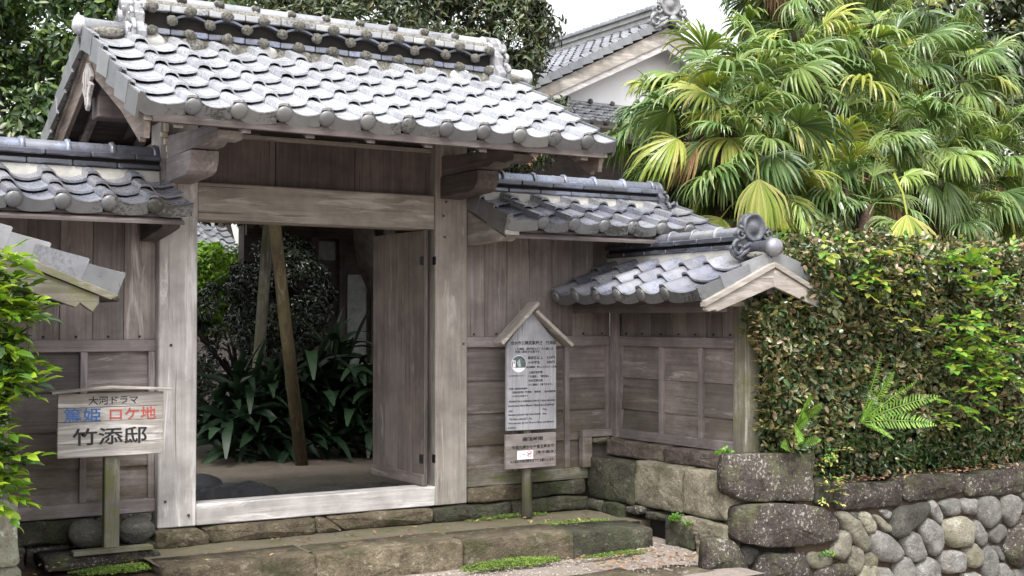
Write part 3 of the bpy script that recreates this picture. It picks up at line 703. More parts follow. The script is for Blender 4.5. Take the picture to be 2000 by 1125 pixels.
for sg in (-1, 1):
    Y = lambda d: RY + sg * d
    # boards of the roof deck, laid along the ridge
    nb = 7
    for i in range(nb):
        a = 1.28 * i / nb + .002; b = 1.28 * (i + 1) / nb - .002
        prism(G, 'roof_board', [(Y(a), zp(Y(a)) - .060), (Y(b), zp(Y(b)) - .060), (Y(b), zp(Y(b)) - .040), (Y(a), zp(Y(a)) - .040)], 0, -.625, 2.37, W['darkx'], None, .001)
    for x0, sgn in ((-.652, 1), (2.352, -1)):
        a, b = 0.0 if sg < 0 else .001, 1.24
        t0, t1 = .085, .075
        prism(G, 'barge_board', [(Y(a), zp(Y(a)) - t0), (Y(b), zp(Y(b)) - t0), (Y(b - .02), zp(Y(b)) - t0 - .10), (Y(b - .09), zp(Y(b)) - t0 - .085), (Y(b - .11), zp(Y(b)) - t0 - .11), (Y(.75), zp(Y(.75)) - t0 - .135), (Y(a), zp(Y(a)) - t0 - .165)], 0, x0, x0 + .032, W['bargey'], None, .003)
        prism(G, 'verge_strip', [(Y(a), zp(Y(a)) - .045), (Y(b + .02), zp(Y(b + .02)) - .045), (Y(b + .02), zp(Y(b + .02)) - .083), (Y(a), zp(Y(a)) - .083)], 0, x0 - .012, x0 + .05, W['lintx'], None, .002)
    box(G, 'fascia', -.62, 2.36, *sorted((Y(1.262), Y(1.285))), zp(Y(1.27)) - .085, zp(Y(1.27)) - .035, W['darkx'], .002)
# boarded gable inside the left and right overhang
for xx in (-.235, 1.94):
    for k in range(4):
        z0 = 2.56 + .11 * k; z1 = z0 + .107
        h = max(.04, (3.08 - .12 - z1) / SL); h0 = max(.05, (3.08 - .12 - z0) / SL)
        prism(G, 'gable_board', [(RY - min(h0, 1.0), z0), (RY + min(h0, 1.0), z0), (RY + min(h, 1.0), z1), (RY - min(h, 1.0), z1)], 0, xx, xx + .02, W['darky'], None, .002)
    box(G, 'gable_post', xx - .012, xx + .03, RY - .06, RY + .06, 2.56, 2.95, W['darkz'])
# hanging gable pendant
for xx in (-.668, 2.395):
    pl = [(0, 2.97), (-.055, 2.90), (-.075, 2.84), (-.045, 2.815), (-.075, 2.78), (-.05, 2.735), (-.03, 2.70), (-.02, 2.64), (0, 2.60), (.02, 2.64), (.03, 2.70), (.05, 2.735), (.075, 2.78), (.045, 2.815), (.075, 2.84), (.055, 2.90)]
    o = prism(G, 'gable_pendant', [(RY - .03 + p[0] * 1.6, 2.60 + (p[1] - 2.6) * .82) for p in pl], 0, xx - .012, xx + .013, W['palez'], None, .004)
    for dy, zz, h in ((-.045, 2.80, .10), (.0, 2.76, .14), (.045, 2.80, .10), (0, 2.66, .05)):
        box(o, 'carved_rib', xx - .019, xx - .0125, RY - .03 + dy - .009, RY - .03 + dy + .009, zz - h / 2, zz + h / 2, W['palez'], .003)
# tiles
ca = 1 / math.sqrt(1 + SL * SL); sa = SL * ca
roof(G, (-.455, EY, EZ), (1, 0, 0), (0, ca, sa), 11, 6, .2285, mf=T_MAIN)
roof(G, (2.185, 2 * RY - EY, EZ), (-1, 0, 0), (0, -ca, sa), 11, 6, .2285, mf=T_MAIN)
# ridge of three courses
RX0, RX1 = -.36, 2.20
box(G, 'ridge_core', RX0, RX1, RY - .075, RY + .075, 3.02, 3.31, VOID, 0, 0)
nn_ = [RX0 + .055 + k * .2465 for k in range(11)]
for sg in (-1, 1):
    ys = sorted((RY + sg * .06, RY + sg * .118))
    for k in range(11):
        bl = boulder_mesh('plaster_fill', .085, .05, .055, k * 11 + sg, .3, 2)
        link('plaster_fill', bl, G, Matrix.Translation((nn_[k] + .02, RY + sg * .085, 3.072)), MOSSBED if k % 3 else PLASTER)
    box(G, 'plaster_bed', RX0 + .01, RX1 - .01, RY + min(0, sg * .095), RY + max(0, sg * .095), 3.04, 3.117, MOSSBED, .01, .004)
    for k in range(11):
        a, b = (nn_[k] - .12, nn_[k] + .124)
        for z, h, mm, yo in ((3.118, .036, T_BLUE, .0), (3.262, .040, T_RIDGE, .008)):
            yy = sorted((RY + sg * .06, RY + sg * (.118 + yo)))
            me = boxmesh(max(a, RX0) + .001, min(b, RX1) - .001, yy[0], yy[1], z, z + h, .006, .001); me.name = 'ridge_band_tile'
            link('ridge_band_tile', me, G, None, mm)
            bl = boulder_mesh('ridge_button', .042, .030, .034, k * 3 + z * 10 + sg, .25, 2)
            link('ridge_button', bl, G, Matrix.Translation((nn_[k], RY + sg * (.128 + yo), z + .012)), NODE)
    for k in range(10):
        xm = nn_[k] + .123
        bl = boulder_mesh('ridge_button', .038, .03, .036, k * 5 + 1 + sg, .25, 2)
        link('ridge_button', bl, G, Matrix.Translation((nn_[k] + .13, RY + sg * .128, 3.205)), NODE)
        if k < 9 or True:
            c = nn_[k] + .13 + .123; pts = []
            if c + .11 > RX1 + .1: continue
            V = []; n_ = 9
            for i in range(n_):
                t = i / (n_ - 1); x = c - .118 + .236 * t; z = 3.208 + .036 * math.sin(math.pi * t)
                V += [(x, RY + sg * .07, z), (x, RY + sg * .125, z), (x, RY + sg * .125, z + .015), (x, RY + sg * .07, z + .015)]
            F = []
            for i in range(n_ - 1):
                for q in range(4): F.append((i * 4 + q, i * 4 + (q + 1) % 4, (i + 1) * 4 + (q + 1) % 4, (i + 1) * 4 + q))
            F += [(0, 1, 2, 3), tuple(range((n_ - 1) * 4, n_ * 4))]
            link('wave_tile', me_from('wave_tile', V, F), G, None, T_DARK)
v, f = [], []
nx = 110
for j in range(7):
    a = math.pi * j / 6
    for i in range(nx + 1):
        x = RX0 + (RX1 - RX0) * i / nx; d = .007 * noise.noise(Vector((x * 30, j, 0)))
        v.append((x, RY + (.112 + d) * math.cos(a), 3.302 + (.038 + d * 1.5) * math.sin(a) ** .6))
for j in range(6):
    for i in range(nx): q = j * (nx + 1) + i; f.append((q, q + 1, q + nx + 2, q + nx + 1))
link('lichen_bed', me_from('lichen_bed', v, f, None, True), G, None, MOSSBED)
for k in range(10):
    K = Matrix.Translation((RX0 + .03 + k * .252, RY, 3.345)) @ Matrix.Diagonal((.252 / .27, .86, .86, 1))
    link('ridge_cap_tile', CAP, G, K, T_RIDGE)
for k in range(9):
    bl = boulder_mesh('moss_clump', .03 + .012 * rng.random(), .04, .028, k * 7, .3, 2)
    link('moss_clump', bl, G, Matrix.Translation((RX0 + .27 + k * .252, RY - .045 + .02 * rng.random(), 3.365)), NODE)
# ridge ends: plates, stub cylinders and the long round verge caps
for sx, xe in ((-1, RX0), (1, RX1)):
    M = frame((xe + sx * .03, RY, 3.05), (0, -sx, 0), (sx, 0, 0))
    oni(G, M, 1.12, T_RIDGE if sx < 0 else ONI)
    for yo, z, r, L0 in ((-.10, 3.13, .045, .12), (-.06, 3.30, .05, .14), (.08, 3.25, .045, .12)):
        v, f = cylmesh(L0, r, r, 16, 0, .02)
        link('ridge_stub_tile', me_from('ridge_stub_tile', v, f, None, True), G, frame((xe - sx * .02, RY + yo, z), (sx, 0, 0), (0, sx, 0)) @ Matrix.Translation((0, 0, 0)), T_MAIN)
    v, f = lathe([(-.035, .004), (-.032, .03), (-.02, .052), (0, .062), (.03, .062), (.034, .052), (.32, .050), (.32, .01)], 18)
    me = me_from('verge_cap_tile', v, f, None, True)
    link('verge_cap_tile', me, G, frame((xe + sx * .365, RY, 3.135), (-sx, 0, 0), (0, -sx, 0)), T_MAIN)
    o = link('mortar', boulder_mesh('mortar', .12, .06, .035, 3 + sx, .2, 2), G, Matrix.Translation((xe + sx * .19, RY - .05, 3.10)), MOSSBED)
# open door leaf, swung inward on the right post
d = box(G, 'door_leaf', 1.652, 1.668, .02, .86, .14, 1.948, W['darkz'], .003, 0)
for k in range(4):
    a = .022 + k * .21
    box(d, 'door_plank', 1.642, 1.6515, a, a + .2075, .142, 1.946, W['doorz'], .0015, .0005)
box(d, 'door_rail', 1.627, 1.6415, .02, .86, .142, .22, W['doory'], .003)
for z in (.33, 1.73):
    for x, y in ((1.63, .045), (1.715, .012)):
        box(d, 'hinge', x - .004, x + .012, y - .012, y + .022, z - .03, z + .03, IRON, .003)
# pegs and nail heads on the posts
for x, y, z, ax in ((-.20, -.002, .17, 1), (-.05, -.002, .075, 1), (-.17, -.002, 1.15, 1), (1.78, -.002, 2.05, 1), (1.79, -.002, 1.9, 1), (1.80, -.002, 2.15, 1), (1.945, -.002, 1.14, 1)):
    box(G, 'peg', x - .007, x + .007, -.012, .004, z - .008, z + .008, W['darky'], .002, 0)
# small shims/plaster scraps where the left ridge meets the post
for i, (x, z, ww, h) in enumerate(((-.215, 2.535, .035, .09), (-.225, 2.475, .05, .035), (-.205, 2.43, .05, .045), (-.19, 2.385, .05, .05), (-.185, 2.335, .045, .06), (-.18, 2.28, .035, .06))):
    box(G, 'plaster_scrap', x - ww / 2, x + ww / 2, -.03, -.003, z - h / 2, z + h / 2, plain('scrap', (.55, .48, .40), .9) if i == 0 else bpy.data.materials['scrap'], .006, .004)

# ================================================================ PLANK WALLS
def plank_wall(T, M, seams, zr, ztop, batt, bays, low, axis, mup='wall', foot=None):
    """local frame: x along, y outward (face at y = 0 is the rail front), z up"""
    g = 'xy'[axis]
    x0, x1 = seams[0], seams[-1]
    for a, b in zip(seams[:-1], seams[1:]):
        box(T, 'upper_plank', a + .0015, b - .0015, -.045, -.025 + rng.uniform(-.002, .002), zr + .035, ztop, W[mup + 'z'], .0025, .0008, M)
    box(T, 'back_board', x0 + .01, x1 - .01, -.08, -.06, low[0] - .02, ztop, W['darkz'], .002, 0, M)
    for a, b in zip(seams[:-1], seams[1:]):
        xm_ = (a + b) / 2; me = boxmesh(xm_ - .006, xm_ + .006, -.026, -.014, zr + .05, zr + .062, .002, 0, M); me.name = 'nail'; link('nail', me, T, None, IRON)
    box(T, 'rail', x0, x1, -.05, .0, zr - .038, zr + .036, W['rail' + g], .004, .001, M)
    box(T, 'bottom_rail', x0, x1, -.055, .006, low[0], low[1], W[('mossy' if foot else 'rail') + g], .004, .0015, M)
    for a in batt: box(T, 'batten', a, a + .042, -.045, -.004, low[1] + .001, zr - .039, W['railz'], .003, .001, M)
    zs = [low[1] - .002] + [z for z in (.40, .63, .87) if z > low[1] + .08] + [zr - .036]
    for a, b in bays:
        for za, zb in zip(zs[:-1], zs[1:]):
            # clapboard: lower edge proud
            e = rng.uniform(-.002, .002)
            v = [(a, -.050, za), (b, -.050, za), (b, -.056, zb + .012), (a, -.056, zb + .012), (a, -.022 + e, za), (b, -.022 - e, za), (b, -.040, zb + .008), (a, -.040, zb + .008)]
            me = me_from('lower_plank', [M @ Vector(p) for p in v], [(0, 1, 2, 3), (4, 5, 6, 7), (0, 4, 7, 3), (1, 5, 6, 2), (0, 1, 5, 4), (3, 2, 6, 7)])
            link('lower_plank', me, T, None, W[mup + g])
# left wing
LW = thing('plank_wall', 'weathered plank wall with small tiled roof left of the gate, behind the three-line wooden board', 'wall', (-1.3, .06, 0), 'plank walls beside the gate')
M = frame((0, .05, 0), (1, 0, 0), (0, -1, 0))
plank_wall(LW, M, [-1.42, -1.21, -1.019, -.832, -.635, -.444, -.2465], 1.15, 2.0, [-1.15, -.71, -.292], [(-1.42, -1.151), (-1.107, -.711), (-.667, -.293)], (.108, .192), 0, 'wall')
def wing_extras(T, x0, x1, brx=None):
    box(T, 'wall_plate', x0, x1, .02, .13, 2.0, 2.08, W['darkx'], .004)
    box(T, 'eave_strip', x0, x1, -.455, -.43, 1.915, 1.94, W['railx'], .002)
    for sg in (-1, 1):
        yy = lambda d: .06 + sg * d
        for i in range(3):
            a, b = .59 * i / 3 + .001, .59 * (i + 1) / 3 - .001
            zz = lambda d: 2.178 - .06 - d * .42
            prism(T, 'roof_board', [(yy(a), zz(a)), (yy(b), zz(b)), (yy(b), zz(b) + .018), (yy(a), zz(a) + .018)], 0, x0, x1, W['darkx'], None, .001)
    n = int((x1 - x0) / .45)
    for k in range(n + 1):
        x = x0 + .12 + k * .43
        if x + .05 < x1: prism(T, 'rafter', [(.02, 2.065), (-.44, 1.875), (-.44, 1.912), (.02, 2.112)], 0, x, x + .04, W['darky'], None, .002)
WSL = .42; wc = 1 / math.sqrt(1 + WSL ** 2); ws = WSL * wc; WE = .205; WZ = 1.955; WY = -.52
wing_extras(LW, -1.85, -.25)
kx = -.428 - .042
roof(LW, (kx - 5 * P, WY, WZ), (1, 0, 0), (0, wc, ws), 6, 3, WE, lv=False, rv=False, mf=T_WING)
roof(LW, (kx + P, .64, WZ), (-1, 0, 0), (0, -wc, ws), 6, 3, WE, lv=False, rv=False, mf=T_WING)
ridge(LW, frame((-1.85, .06, 0), (1, 0, 0), (0, -1, 0)), 1.60, 2.135, .095)
prism(LW, 'eave_arm', [(0.03, 2.0), (-.42, 1.93), (-.45, 1.90), (-.44, 1.86), (-.36, 1.845), (.03, 1.80)], 0, -.36, -.25, W['darky'])
box(LW, 'corner_post', -1.47, -1.425, -.02, .10, .1, 2.0, W['railz'])

# right wing
RW = thing('plank_wall', 'weathered plank wall with small tiled roof right of the gate, behind the gabled notice board', 'wall', (2.65, .06, 0), 'plank walls beside the gate')
plank_wall(RW, M, [1.978, 2.168, 2.356, 2.553, 2.755, 2.942, 3.137, 3.292], 1.15, 2.0, [2.40, 2.861, 3.247], [(1.979, 2.401), (2.443, 2.862), (2.904, 3.248)], (.103, .191), 0, 'wall', foot=True)
wing_extras(RW, 1.98, 4.0)
kx = 2.279 - .042
def skR(c, r): return False
roof(RW, (kx, WY, WZ + .005), (1, 0, 0), (0, wc, ws), 6, 3, WE, lv=True, rv='rw', mf=T_WING)
roof(RW, (3.68, .64, WZ + .005), (-1, 0, 0), (0, -wc, ws), 6, 3, WE, lv=True, rv='rw', mf=T_WING)
ridge(RW, frame((2.03, .06, 0), (1, 0, 0), (0, -1, 0)), 1.66, 2.135, .095)
oni(RW, frame((3.71, .06, 2.14), (0, -1, 0), (1, 0, 0)), .85, ONI_D)
prism(RW, 'eave_arm', [(.03, 2.11), (-.44, 1.945), (-.51, 1.93), (-.515, 1.89), (-.42, 1.855), (-.38, 1.868), (.03, 1.85)], 0, 1.985, 2.10, W['linty'])
box(RW, 'wall_board', 3.30, 4.0, -.0, .02, 1.2, 2.0, W['darkz'])
box(RW, 'step_board', 2.98, 3.068, -.01, .045, .192, .42, W['wallz'], .004)
box(RW, 'step_rail', 2.98, 3.26, -.012, .04, .421, .475, W['railx'], .004)

# right return wall (comes forward)
RR = thing('plank_wall', 'short plank wall running forward to the hedge under its own low tiled roof', 'wall', (3.33, -.7, .1), 'plank walls beside the gate')
M2 = frame((3.30, 0, 0), (0, -1, 0), (-1, 0, 0))
plank_wall(RR, M2, [.0, .20, .396, .651, .814, 1.023, 1.203, 1.375], 1.15, 1.50, [.0, .517, .966, 1.332], [(.043, .518), (.56, .967), (1.009, 1.333)], (.405, .475), 1, 'wall')
box(RR, 'end_post', 3.27, 3.40, -1.50, -1.379, .33, 1.55, W['mossyz'], .005)
box(RR, 'corner_post', 3.262, 3.30, -.05, .03, .41, 1.55, W['railz'], .004)
RX = 3.345; RSL = .44; rc = 1 / math.sqrt(1 + RSL ** 2); rs = RSL * rc; RXE = 2.73; RZ = 1.458
for sg in (-1, 1):
    xx = lambda d: RX + sg * d
    for i in range(3):
        a, b = .60 * i / 3 + .001, .55 * (i + 1) / 3 - .001
        zz = lambda d: RZ + .615 * RSL - .058 - d * RSL
        prism(RR, 'roof_board', [(xx(a), zz(a)), (xx(b), zz(b)), (xx(b), zz(b) + .018), (xx(a), zz(a) + .018)], 1, -1.65, .0, W['darky'], None, .001)
    zz = lambda d: RZ + .615 * RSL - d * RSL
    prism(RR, 'barge_board', [(xx(.0005), zz(0) - .075), (xx(.58), zz(.58) - .075), (xx(.59), zz(.58) - .10), (xx(.56), zz(.56) - .12), (xx(.51), zz(.51) - .13), (xx(.49), zz(.49) - .15), (xx(.0005), zz(0) - .20)], 1, -1.70, -1.665, W['lintx'] if sg < 0 else W['lintx'], None, .003)
    prism(RR, 'verge_strip', [(xx(.0005), zz(0) - .035), (xx(.60), zz(.60) - .035), (xx(.60), zz(.60) - .072), (xx(.0005), zz(0) - .072)], 1, -1.715, -1.66, W['lintx'], None, .002)
for x in (2.90, 3.32, 3.70): box(RR, 'purlin', x, x + .07, -1.66, 0, 1.50 - .12 * (x != 3.32) - .02, 1.56 - .12 * (x != 3.32), W['darky'], .003)
for x0, x1, z in ((2.95, 3.30, 1.40),): box(RR, 'tie_beam', 2.90, 3.80, -1.50, -1.42, 1.40, 1.475, W['linty'], .004)
k0 = -.02
roof(RR, (RXE, .02, RZ), (0, -1, 0), (rc, 0, rs), 6, 3, .208, lv=False, rv='rw', mf=T_WING)
roof(RR, (2 * RX - RXE, -1.415, RZ), (0, 1, 0), (-rc, 0, rs), 5, 3, .208, lv=True, rv=False, mf=T_WING)
ridge(RR, frame((RX, .1, 0), (0, -1, 0), (-1, 0, 0)), 1.53, 1.68, .085, capm=T_WING)
oni(RR, frame((RX, -1.47, 1.745), (1, 0, 0), (0, -1, 0)), .92, ONI_D)
v, f = lathe([(-.035, .004), (-.032, .03), (-.02, .054), (0, .064), (.028, .064), (.034, .052), (.25, .048), (.25, .01)], 20)
link('verge_cap_tile', me_from('verge_cap_tile', v, f, None, True), RR, frame((RX, -1.71, 1.79), (0, 1, 0), (1, 0, 0)), T_WING)
link('mortar', boulder_mesh('mortar', .08, .06, .025, 8, .3, 3), RR, Matrix.Translation((RX - .05, -1.60, 1.74)), MOSSBED)

# left return wall (mostly beyond the frame edge)
LR = thing('plank_wall', 'plank wall end with tiled verge and barge board above the bright green bush', 'wall', (-1.5, -.7, .1), 'plank walls beside the gate')
M3 = frame((-1.44, 0, 0), (0, -1, 0), (1, 0, 0))
LX = -1.60; LXE = -.93
plank_wall(LR, frame((-1.44, -1.375, 0), (0, 1, 0), (1, 0, 0)), [0, .20, .396, .651, .814, 1.023, 1.203, 1.375], 1.15, 1.50, [.0, .517, .966, 1.332], [(.043, .518), (.56, .967), (1.009, 1.333)], (.405, .475), 1, 'wall')
box(LR, 'end_post', -1.53, -1.405, -1.50, -1.379, .40, 1.50, W['mossyz'], .005)
lsl = .40; lc = 1 / math.sqrt(1 + lsl ** 2); ls_ = lsl * lc; LZ = RZ + .67 * lsl
for sg in (-1, 1):
    xx = lambda d: LX + sg * d
    for i in range(3):
        a, b = .68 * i / 3 + .001, .68 * (i + 1) / 3 - .001
        zz = lambda d: LZ - .058 - d * lsl
        prism(LR, 'roof_board', [(xx(a), zz(a)), (xx(b), zz(b)), (xx(b), zz(b) + .018), (xx(a), zz(a) + .018)], 1, -1.65, .0, W['darky'], None, .001)
    zz = lambda d: LZ - d * lsl
    prism(LR, 'barge_board', [(xx(.0005), zz(0) - .075), (xx(.57), zz(.57) - .075), (xx(.57), zz(.57) - .11), (xx(.54), zz(.54) - .165), (xx(.505), zz(.505) - .155), (xx(.48), zz(.48) - .145), (xx(.46), zz(.46) - .175), (xx(.0005), zz(0) - .20)], 1, -1.70, -1.665, W['mossyx'], None, .003)
    prism(LR, 'verge_strip', [(xx(.0005), zz(0) - .035), (xx(.66), zz(.66) - .035), (xx(.62), zz(.62) - .072), (xx(.0005), zz(0) - .072)], 1, -1.715, -1.66, W['mossyx'], None, .002)
roof(LR, (LXE, -1.415, RZ), (0, 1, 0), (-lc, 0, ls_), 5, 4, .19, lv=True, rv=False, mf=T_WING)
roof(LR, (2 * LX - LXE, .02, RZ), (0, -1, 0), (lc, 0, ls_), 6, 4, .19, lv=False, rv='rw', mf=T_WING)
ridge(LR, frame((LX, .1, 0), (0, -1, 0), (-1, 0, 0)), 1.46, LZ - .05, .085, capm=T_WING)
link('verge_cap_tile', bpy.data.meshes['verge_cap_tile'], LR, frame((LX, -1.68, LZ + .08), (0, 1, 0), (1, 0, 0)), T_WING)

# ================================================================ STONEWORK
XP = frame((3.07, 0, 0), (0, -1, 0), (1, 0, 0))       # u runs forward (-y); front of stone faces -x
ret = thing('stone_wall', 'big mossy cut stones forming the footing of the short wall right of the steps', 'wall', (3.2, -.7, -.1))
for a, b, z0, z1, mm, d in ((-.04, .537, -.035, .27, S_MOSSY, .3), (.545, 1.085, -.03, .29, S_TAN, .3), (1.093, 1.55, -.02, .285, S_TAN, .3)):
    stone(ret, 'foundation_stone', rect(a, b, z0, z1, .006), mm, d, 'block', XP, .012)
XR = frame((3.20, 0, 0), (0, -1, 0), (1, 0, 0))
for a, b in ((.02, .70), (.71, 1.46)): stone(ret, 'sill_stone', rect(a, b, .285, .40, .004), S_SILL, .2, 'block', XR)
stone(ret, 'brick_shim', rect(3.085, 3.24, .375, .415, .003), S_TAN, .15, 'block', frame((0, .0, 0), (1, 0, 0), (0, 1, 0)))
XQ = frame((3.04, 0, 0), (0, -1, 0), (1, 0, 0))
for a, b, z0, z1, mm in ((-.02, .16, -.13, -.045, S_MOSSY), (.17, .42, -.15, -.045, S_MOSSY), (.43, .66, -.09, -.04, S_BROWN), (.67, 1.0, -.10, -.045, S_MOSSY), (.93, 1.24, -.26, -.06, S_MOSSY), (1.25, 1.37, -.20, -.05, S_TAN), (1.10, 1.55, -.15, -.035, S_TAN), (1.26, 1.53, -.28, -.16, S_TAN)):
    stone(ret, 'foundation_stone', rect(a, b, z0, z1, .012), mm, .3, 'block', XQ if z0 < -.12 else XP)
box(ret, 'wall_core', 3.16, 3.26, -1.5, .05, -.6, .27, VOID, 0)

rwf = thing('stone_footing', 'two low courses of green stained stone under the plank wall by the notice post', 'wall', (2.5, .1, -.1))
MY = lambda y: frame((0, y, 0), (1, 0, 0), (0, 1, 0))
for a, b, z0, z1, y, mm in ((1.985, 2.535, -.012, .10, .025, S_STEP), (2.545, 3.03, -.008, .10, .027, S_MOSSY), (2.0, 2.36, -.12, -.02, .03, S_MOSSY), (2.365, 3.05, -.12, -.018, .02, S_MOSSY)):
    stone(rwf, 'foundation_stone', rect(a, b, z0, z1, .006), mm, .2, 'block', MY(y))

gf = thing('stone_footing', 'row of worn brown curb stones under the gate sill', 'curb', (.8, 0, -.1))
for pl, mm in (([(-.28, -.12), (.08, -.118), (.075, -.05), (.01, -.006), (-.27, -.004)], S_STEP), ([(.09, -.118), (.55, -.115), (.80, -.11), (.80, -.05), (.795, -.004), (.30, -.006), (.03, -.008), (.06, -.06)], S_STEP),
               ([(.81, -.11), (1.0, -.112), (.93, -.05), (.87, -.006), (.805, -.006)], S_STEP), ([(1.01, -.11), (1.68, -.108), (1.685, -.05), (1.68, -.008), (.885, -.006), (.95, -.06)], S_STEP), ([(1.69, -.118), (2.06, -.12), (2.05, -.06), (2.0, -.012), (1.695, -.012)], S_MOSSY)):
    stone(gf, 'curb_stone', pl, mm, .3, 'block', MY(-.035), .02)

st = thing('stone_step', 'wide stone step with mossy front edge across the gate front', 'step', (1.2, -.75, -.2))
pts = [(-.42, -.715), (.50, -.76), (1.50, -.80), (2.30, -.86), (2.93, -.93)]
for i, (mm) in enumerate((S_STEP, S_STEP, S_STEP, S_MOSSY)):
    (xa, ya), (xb, yb) = pts[i], pts[i + 1]
    if i == 3: mm = S_MOSSY
    dx, dy = xb - xa, yb - ya; L = math.hypot(dx, dy)
    Mx = frame((xa, ya, 0), (dx / L, dy / L, 0), (-dy / L, dx / L, 0))
    top = (-.102, -.104, -.108, -.118)[i]
    o = stone(st, 'step_stone', rect(.006 if i else 0, L - (.006 if i != 2 else 0.), -.36, top, .006), mm, .34, 'block', Mx, .018)
fe = thing('stone_step', 'lowest rough stone edging along the gravel at the bottom of the picture', 'step', (2., -1.7, -.4))
for a, b in ((-1.3, -.3), (-.29, .8), (.81, 1.75), (1.76, 2.35), (2.36, 2.97)):
    stone(fe, 'step_stone', rect(a, b, -.56, -.285 + rng.uniform(-.008, .008), .01), S_STEP, .3, 'block', MY(-1.66), .015)
for a, b in ((-1.3, .2), (.21, 1.6), (1.61, 2.9)):
    stone(fe, 'step_stone', rect(a, b, -.9, -.565, .01), S_MOSSY, .3, 'block', MY(-1.9), .015)
structure('street_step_fill', boxmesh(-1.3, 2.95, -1.75, -1.55, -1.0, -.57, 0), G_GRAV)

lf = thing('stone_footing', 'dark damp footing stones under the left plank wall behind two round rocks', 'wall', (-.8, 0, -.1))
for a, b, z0, z1, y, mm in ((-1.40, -.62, -.03, .10, .02, S_MOSSY), (-.61, -.27, -.04, .105, .03, S_BROWN), (-1.40, -1.03, -.20, -.045, .0, S_BROWN), (-1.02, -.60, -.20, -.05, .03, S_BROWN), (-.59, -.26, -.20, -.06, -.02, S_STEP)):
    stone(lf, 'foundation_stone', rect(a, b, z0, z1, .01), mm, .25, 'block', MY(y))
stone(lf, 'ledge_stone', rect(-.98, -.30, -.14, -.068, .01), S_BROWN, .3, 'block', MY(-.27))
for (x, y, z, sx, sy, sz, rz, sd, lb) in ((-.69, -.09, .025, .128, .10, .082, .15, 3, 'oval grey rock with speckled face, left of the sign post'), (-.40, -.07, .02, .115, .09, .085, -.1, 5, 'round olive rock between the sign post and the gate post')):
    o = link('round_rock', boulder_mesh('round_rock', sx, sy, sz, sd, .16, 4), None, Matrix.Translation((x, y, z)) @ Matrix.Rotation(rz, 4, 'Y'), S_ROUND)
    tag(o, lb, 'rock', 'round rocks by the sign')
for (x, y, z, sx, sy, sz, lb) in ((.80, 2.35, -.06, .18, .2, .10, 'smooth dark rock on the garden earth just inside the gate, at the left'),):
    o = link('garden_rock', boulder_mesh('garden_rock', sx, sy, sz, 9, .12, 3), None, Matrix.Translation((x, y, z)), plain('wet_rock', (.03, .03, .032), .7)); tag(o, lb, 'rock')
# flat dark stepping slab just behind the sill
for k, (x0, x1, y0, y1, z, lb) in enumerate(((.30, 1.08, 1.25, 1.70, .045, 'rough dark slab lying inside behind the sill, left half'), (1.10, 2.2, 1.0, 1.75, -.03, 'thin cracked paving slab inside behind the sill, right half'))):
    bm = bmesh.new(); bmesh.ops.create_grid(bm, x_segments=24, y_segments=12, size=.5)
    for v in bm.verts:
        c = v.co.copy(); e = max(abs(c.x), abs(c.y)) * 2
        v.co = Vector((x0 + (c.x + .5) * (x1 - x0), y0 + (c.y + .5) * (y1 - y0), z - .13 * max(0, e - .8) * (5 if k == 0 else 1.5) * .5 + .022 * noise.noise(Vector((c.x * 5, c.y * 6, k))) + .01 * noise.noise(Vector((c.x * 25, c.y * 25, k)))))
    me = bpy.data.meshes.new('slab'); bm.to_mesh(me); bm.free()
    o = link('stone_slab', me, None, None, bpy.data.materials['wet_rock'] if k == 0 else S_ROUND); tag(o, lb, 'slab')

# right retaining wall with river cobbles
sw = thing('stone_wall', 'retaining wall of rounded river cobbles under long dark coping stones, beneath the hedge', 'wall', (4.5, -1.6, -.3))
MF = MY(-1.60)
for k, pl in STONES.items():
    if k in ('blockA', 'blockB'): stone(sw, 'corner_block', pl, S_BROWN, .10, 'block', MY(-1.615 if k == 'blockA' else -1.63), .02)
    elif k[0] == 'c': stone(sw, 'coping_stone', pl, (S_MOSSY if k == 'c0' else S_BROWN), .40 if k[1] > '1' else .12, 'block', MY(-1.62), .03)
    elif k in ('s3', 's5'): stone(sw, 'rough_stone', pl, S_BROWN, .08 if k == 's3' else .3, 'block', MF, .03)
    elif k == 's8': stone(sw, 'cobblestone', pl, S_BROWN, .2, 'cobble', MF)
    elif k == 's4': stone(sw, 'cobblestone', pl, S_ROUND, .2, 'cobble', MY(-1.54))
    else:
        mm = S_COBT if k in ('k1', 'k2', 'k4', 'k18', 'k22', 'k23', 's7', 'k5', 'k33', 'k25') else S_COB
        if k in ('k7', 'k3', 'k21'): mm = S_ROUND if k != 'k21' else S_BROWN
        stone(sw, 'cobblestone', pl, mm, .18, 'cobble', MF)
g = random.Random(4)
cells = [(x + g.uniform(-.03, .03), z + g.uniform(-.02, .02)) for r, z in enumerate((-.62, -.77, -.92)) for x in [3.05 + (r % 2) * .1 + i * .21 for i in range(14)]]
cells += [(x + g.uniform(-.03, .03), z) for r, z in enumerate((.0, -.15, -.30, -.45)) for x in [6.08 + (r % 2) * .1 + i * .21 for i in range(5)]]
for x, z in cells:
    if z > -.75 and x < 5.75 and x > 3.6 and z > -.66: pass
    a0 = g.uniform(0, 1); rx, rz = g.uniform(.085, .105), g.uniform(.07, .082)
    pl = [(x + rx * math.cos(a0 + t * .9) * g.uniform(.9, 1.08), z - .05 + rz * math.sin(a0 + t * .9) * g.uniform(.9, 1.08)) for t in range(7)]
    stone(sw, 'cobblestone', pl, S_COB, .14, 'cobble', MY(-1.57))
for a, b in ((5.88, 6.5), (6.51, 7.2)): stone(sw, 'coping_stone', rect(a, b, .03, .19, .01), S_BROWN, .4, 'block', MY(-1.62), .03)
box(sw, 'wall_core', 3.62, 7.2, -1.595, -1.30, -1.05, .10, G_BANK, 0)
